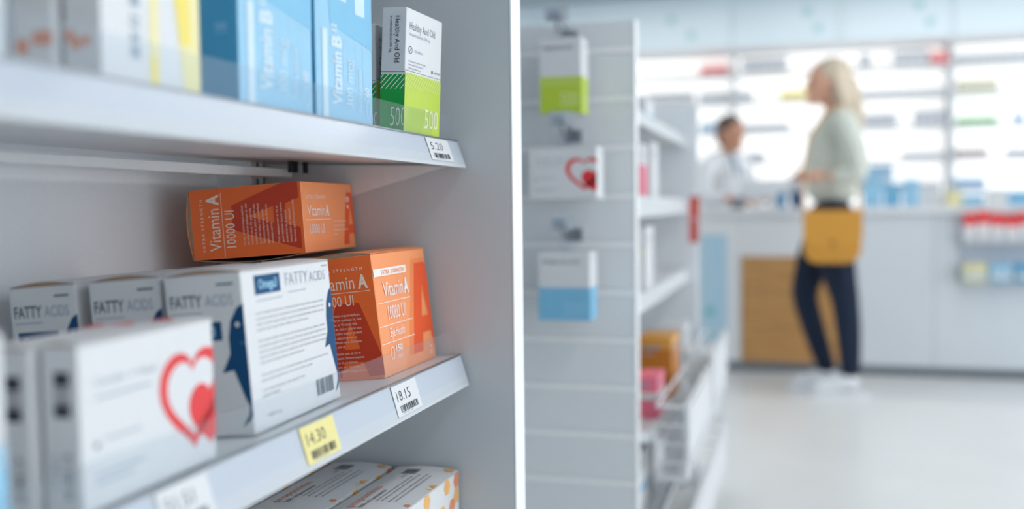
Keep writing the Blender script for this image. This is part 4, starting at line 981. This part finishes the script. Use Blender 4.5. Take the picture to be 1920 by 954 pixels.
# --- pharmacist behind the counter: white coat, dark hair, facing the customer
PH = empty('person', (6.62, 0.47, 0), (0, 0, math.radians(-128))); tag(PH, 'pharmacist in a white coat with short dark hair standing behind the counter', 'person')
hl, hr = (-0.10, 0.085, 0.80), (-0.10, -0.085, 0.80)
kl, kr = (-0.06, 0.09, 0.43), (-0.07, -0.09, 0.43)
al, ar = (-0.10, 0.095, 0.08), (-0.11, -0.095, 0.08)
sl_, sr_ = (0.0, 0.185, 1.205), (0.0, -0.185, 1.205)
ell, elr = (0.04, 0.245, 0.985), (0.04, -0.245, 0.985)
wl, wr = (0.245, 0.170, 0.985), (0.245, -0.170, 0.985)
pe, wa, ch_, n0, n1 = (-0.095, 0, 0.84), (-0.06, 0, 0.97), (-0.015, 0, 1.12), (0.012, 0, 1.275), (0.03, 0, 1.335)
sy = (0.0, 0, 1.235)
body = [[(pe, (0.11, 0.13)), (wa, (0.10, 0.12)), (ch_, (0.105, 0.14)), (sy, (0.06, 0.085)), (n0, 0.050), (n1, 0.050)],
        [(sy, (0.06, 0.085)), (sl_, 0.050), (ell, 0.038), (wl, 0.026)], [(sy, (0.06, 0.085)), (sr_, 0.050), (elr, 0.038), (wr, 0.026)],
        [(pe, (0.11, 0.13)), (hl, 0.09), (kl, 0.058), (al, 0.04)], [(pe, (0.11, 0.13)), (hr, 0.09), (kr, 0.058), (ar, 0.04)]]
hp, HM = head_parts((0.055, 0, 1.405), -0.15)
hands = hand_meshes(wl, (1, -0.3, -0.15), (0, 0.2, 1), (0.2, -1, 0.1), curl=0.3) + hand_meshes(wr, (1, 0.3, -0.15), (0, -0.2, 1), (0.2, 1, 0.1), curl=0.3)
bo = fuse('body', skins(body) + hp + hands, 0.0075, mat('skin_tan', (206, 150, 122), 0.5, 0.04, 20), PH, 3)
face_bits(HM, PH, bo)
co = [[((-0.10, 0, 0.62), (0.15, 0.19)), ((-0.095, 0, 0.84), (0.14, 0.165)), (wa, (0.125, 0.150)), (ch_, (0.130, 0.165)), (sy, (0.080, 0.10)), ((0.008, 0, 1.262), 0.064)],
      [(sy, (0.080, 0.10)), (sl_, 0.072), ((0.02, 0.22, 1.09), 0.062), (ell, 0.058), ((0.205, 0.185, 0.985), 0.042)],
      [(sy, (0.080, 0.10)), (sr_, 0.072), ((0.02, -0.22, 1.09), 0.062), (elr, 0.058), ((0.205, -0.185, 0.985), 0.042)]]
coat = fuse('white_coat', skins(co), 0.010, mat('coat_white', (236, 238, 240), 0.8), PH, 4)
link('shirt_front', ball((0.068, 0, 1.185), (0.050, 0.042, 0.095), 14), mat('shirt_grey', (150, 168, 186), 0.8), PH, True)
for s_ in (-1, 1): MB().prism([(0.075, 1.09), (0.125, 1.10), (0.105, 1.20), (0.062, 1.275), (0.045, 1.25)], 1, s_ * 0.045 - 0.012, s_ * 0.045 + 0.012).build('lapel', 'coat_white', PH)
fuse('trousers', skins([[(pe, (0.12, 0.14)), (hl, 0.10), (kl, 0.07), ((al[0], al[1], 0.06), 0.055)], [(pe, (0.12, 0.14)), (hr, 0.10), (kr, 0.07), ((ar[0], ar[1], 0.06), 0.055)]]), 0.012, mat('trouser_grey', (90, 100, 112), 0.85), PH, 2)
for a in (al, ar): fuse('shoe', [skin_mesh([[((a[0] - 0.05, a[1], 0.045), 0.045), ((a[0] + 0.05, a[1], 0.045), 0.045), ((a[0] + 0.16, a[1], 0.036), (0.034, 0.042))]])], 0.008, 'shoe_white', PH, 2)
mat('hair_dark', (70, 56, 50), 0.5, 0.2, 45)
hh_ = [ball((-0.016, 0, 0.050), (0.094, 0.083, 0.080), 20), ball((-0.052, 0, -0.01), (0.054, 0.075, 0.080), 18), ball((-0.105, 0, 0.03), (0.030, 0.034, 0.032), 14)]
for me in hh_: me.transform(HM)
fuse('hair', hh_, 0.008, 'hair_dark', PH, 2)
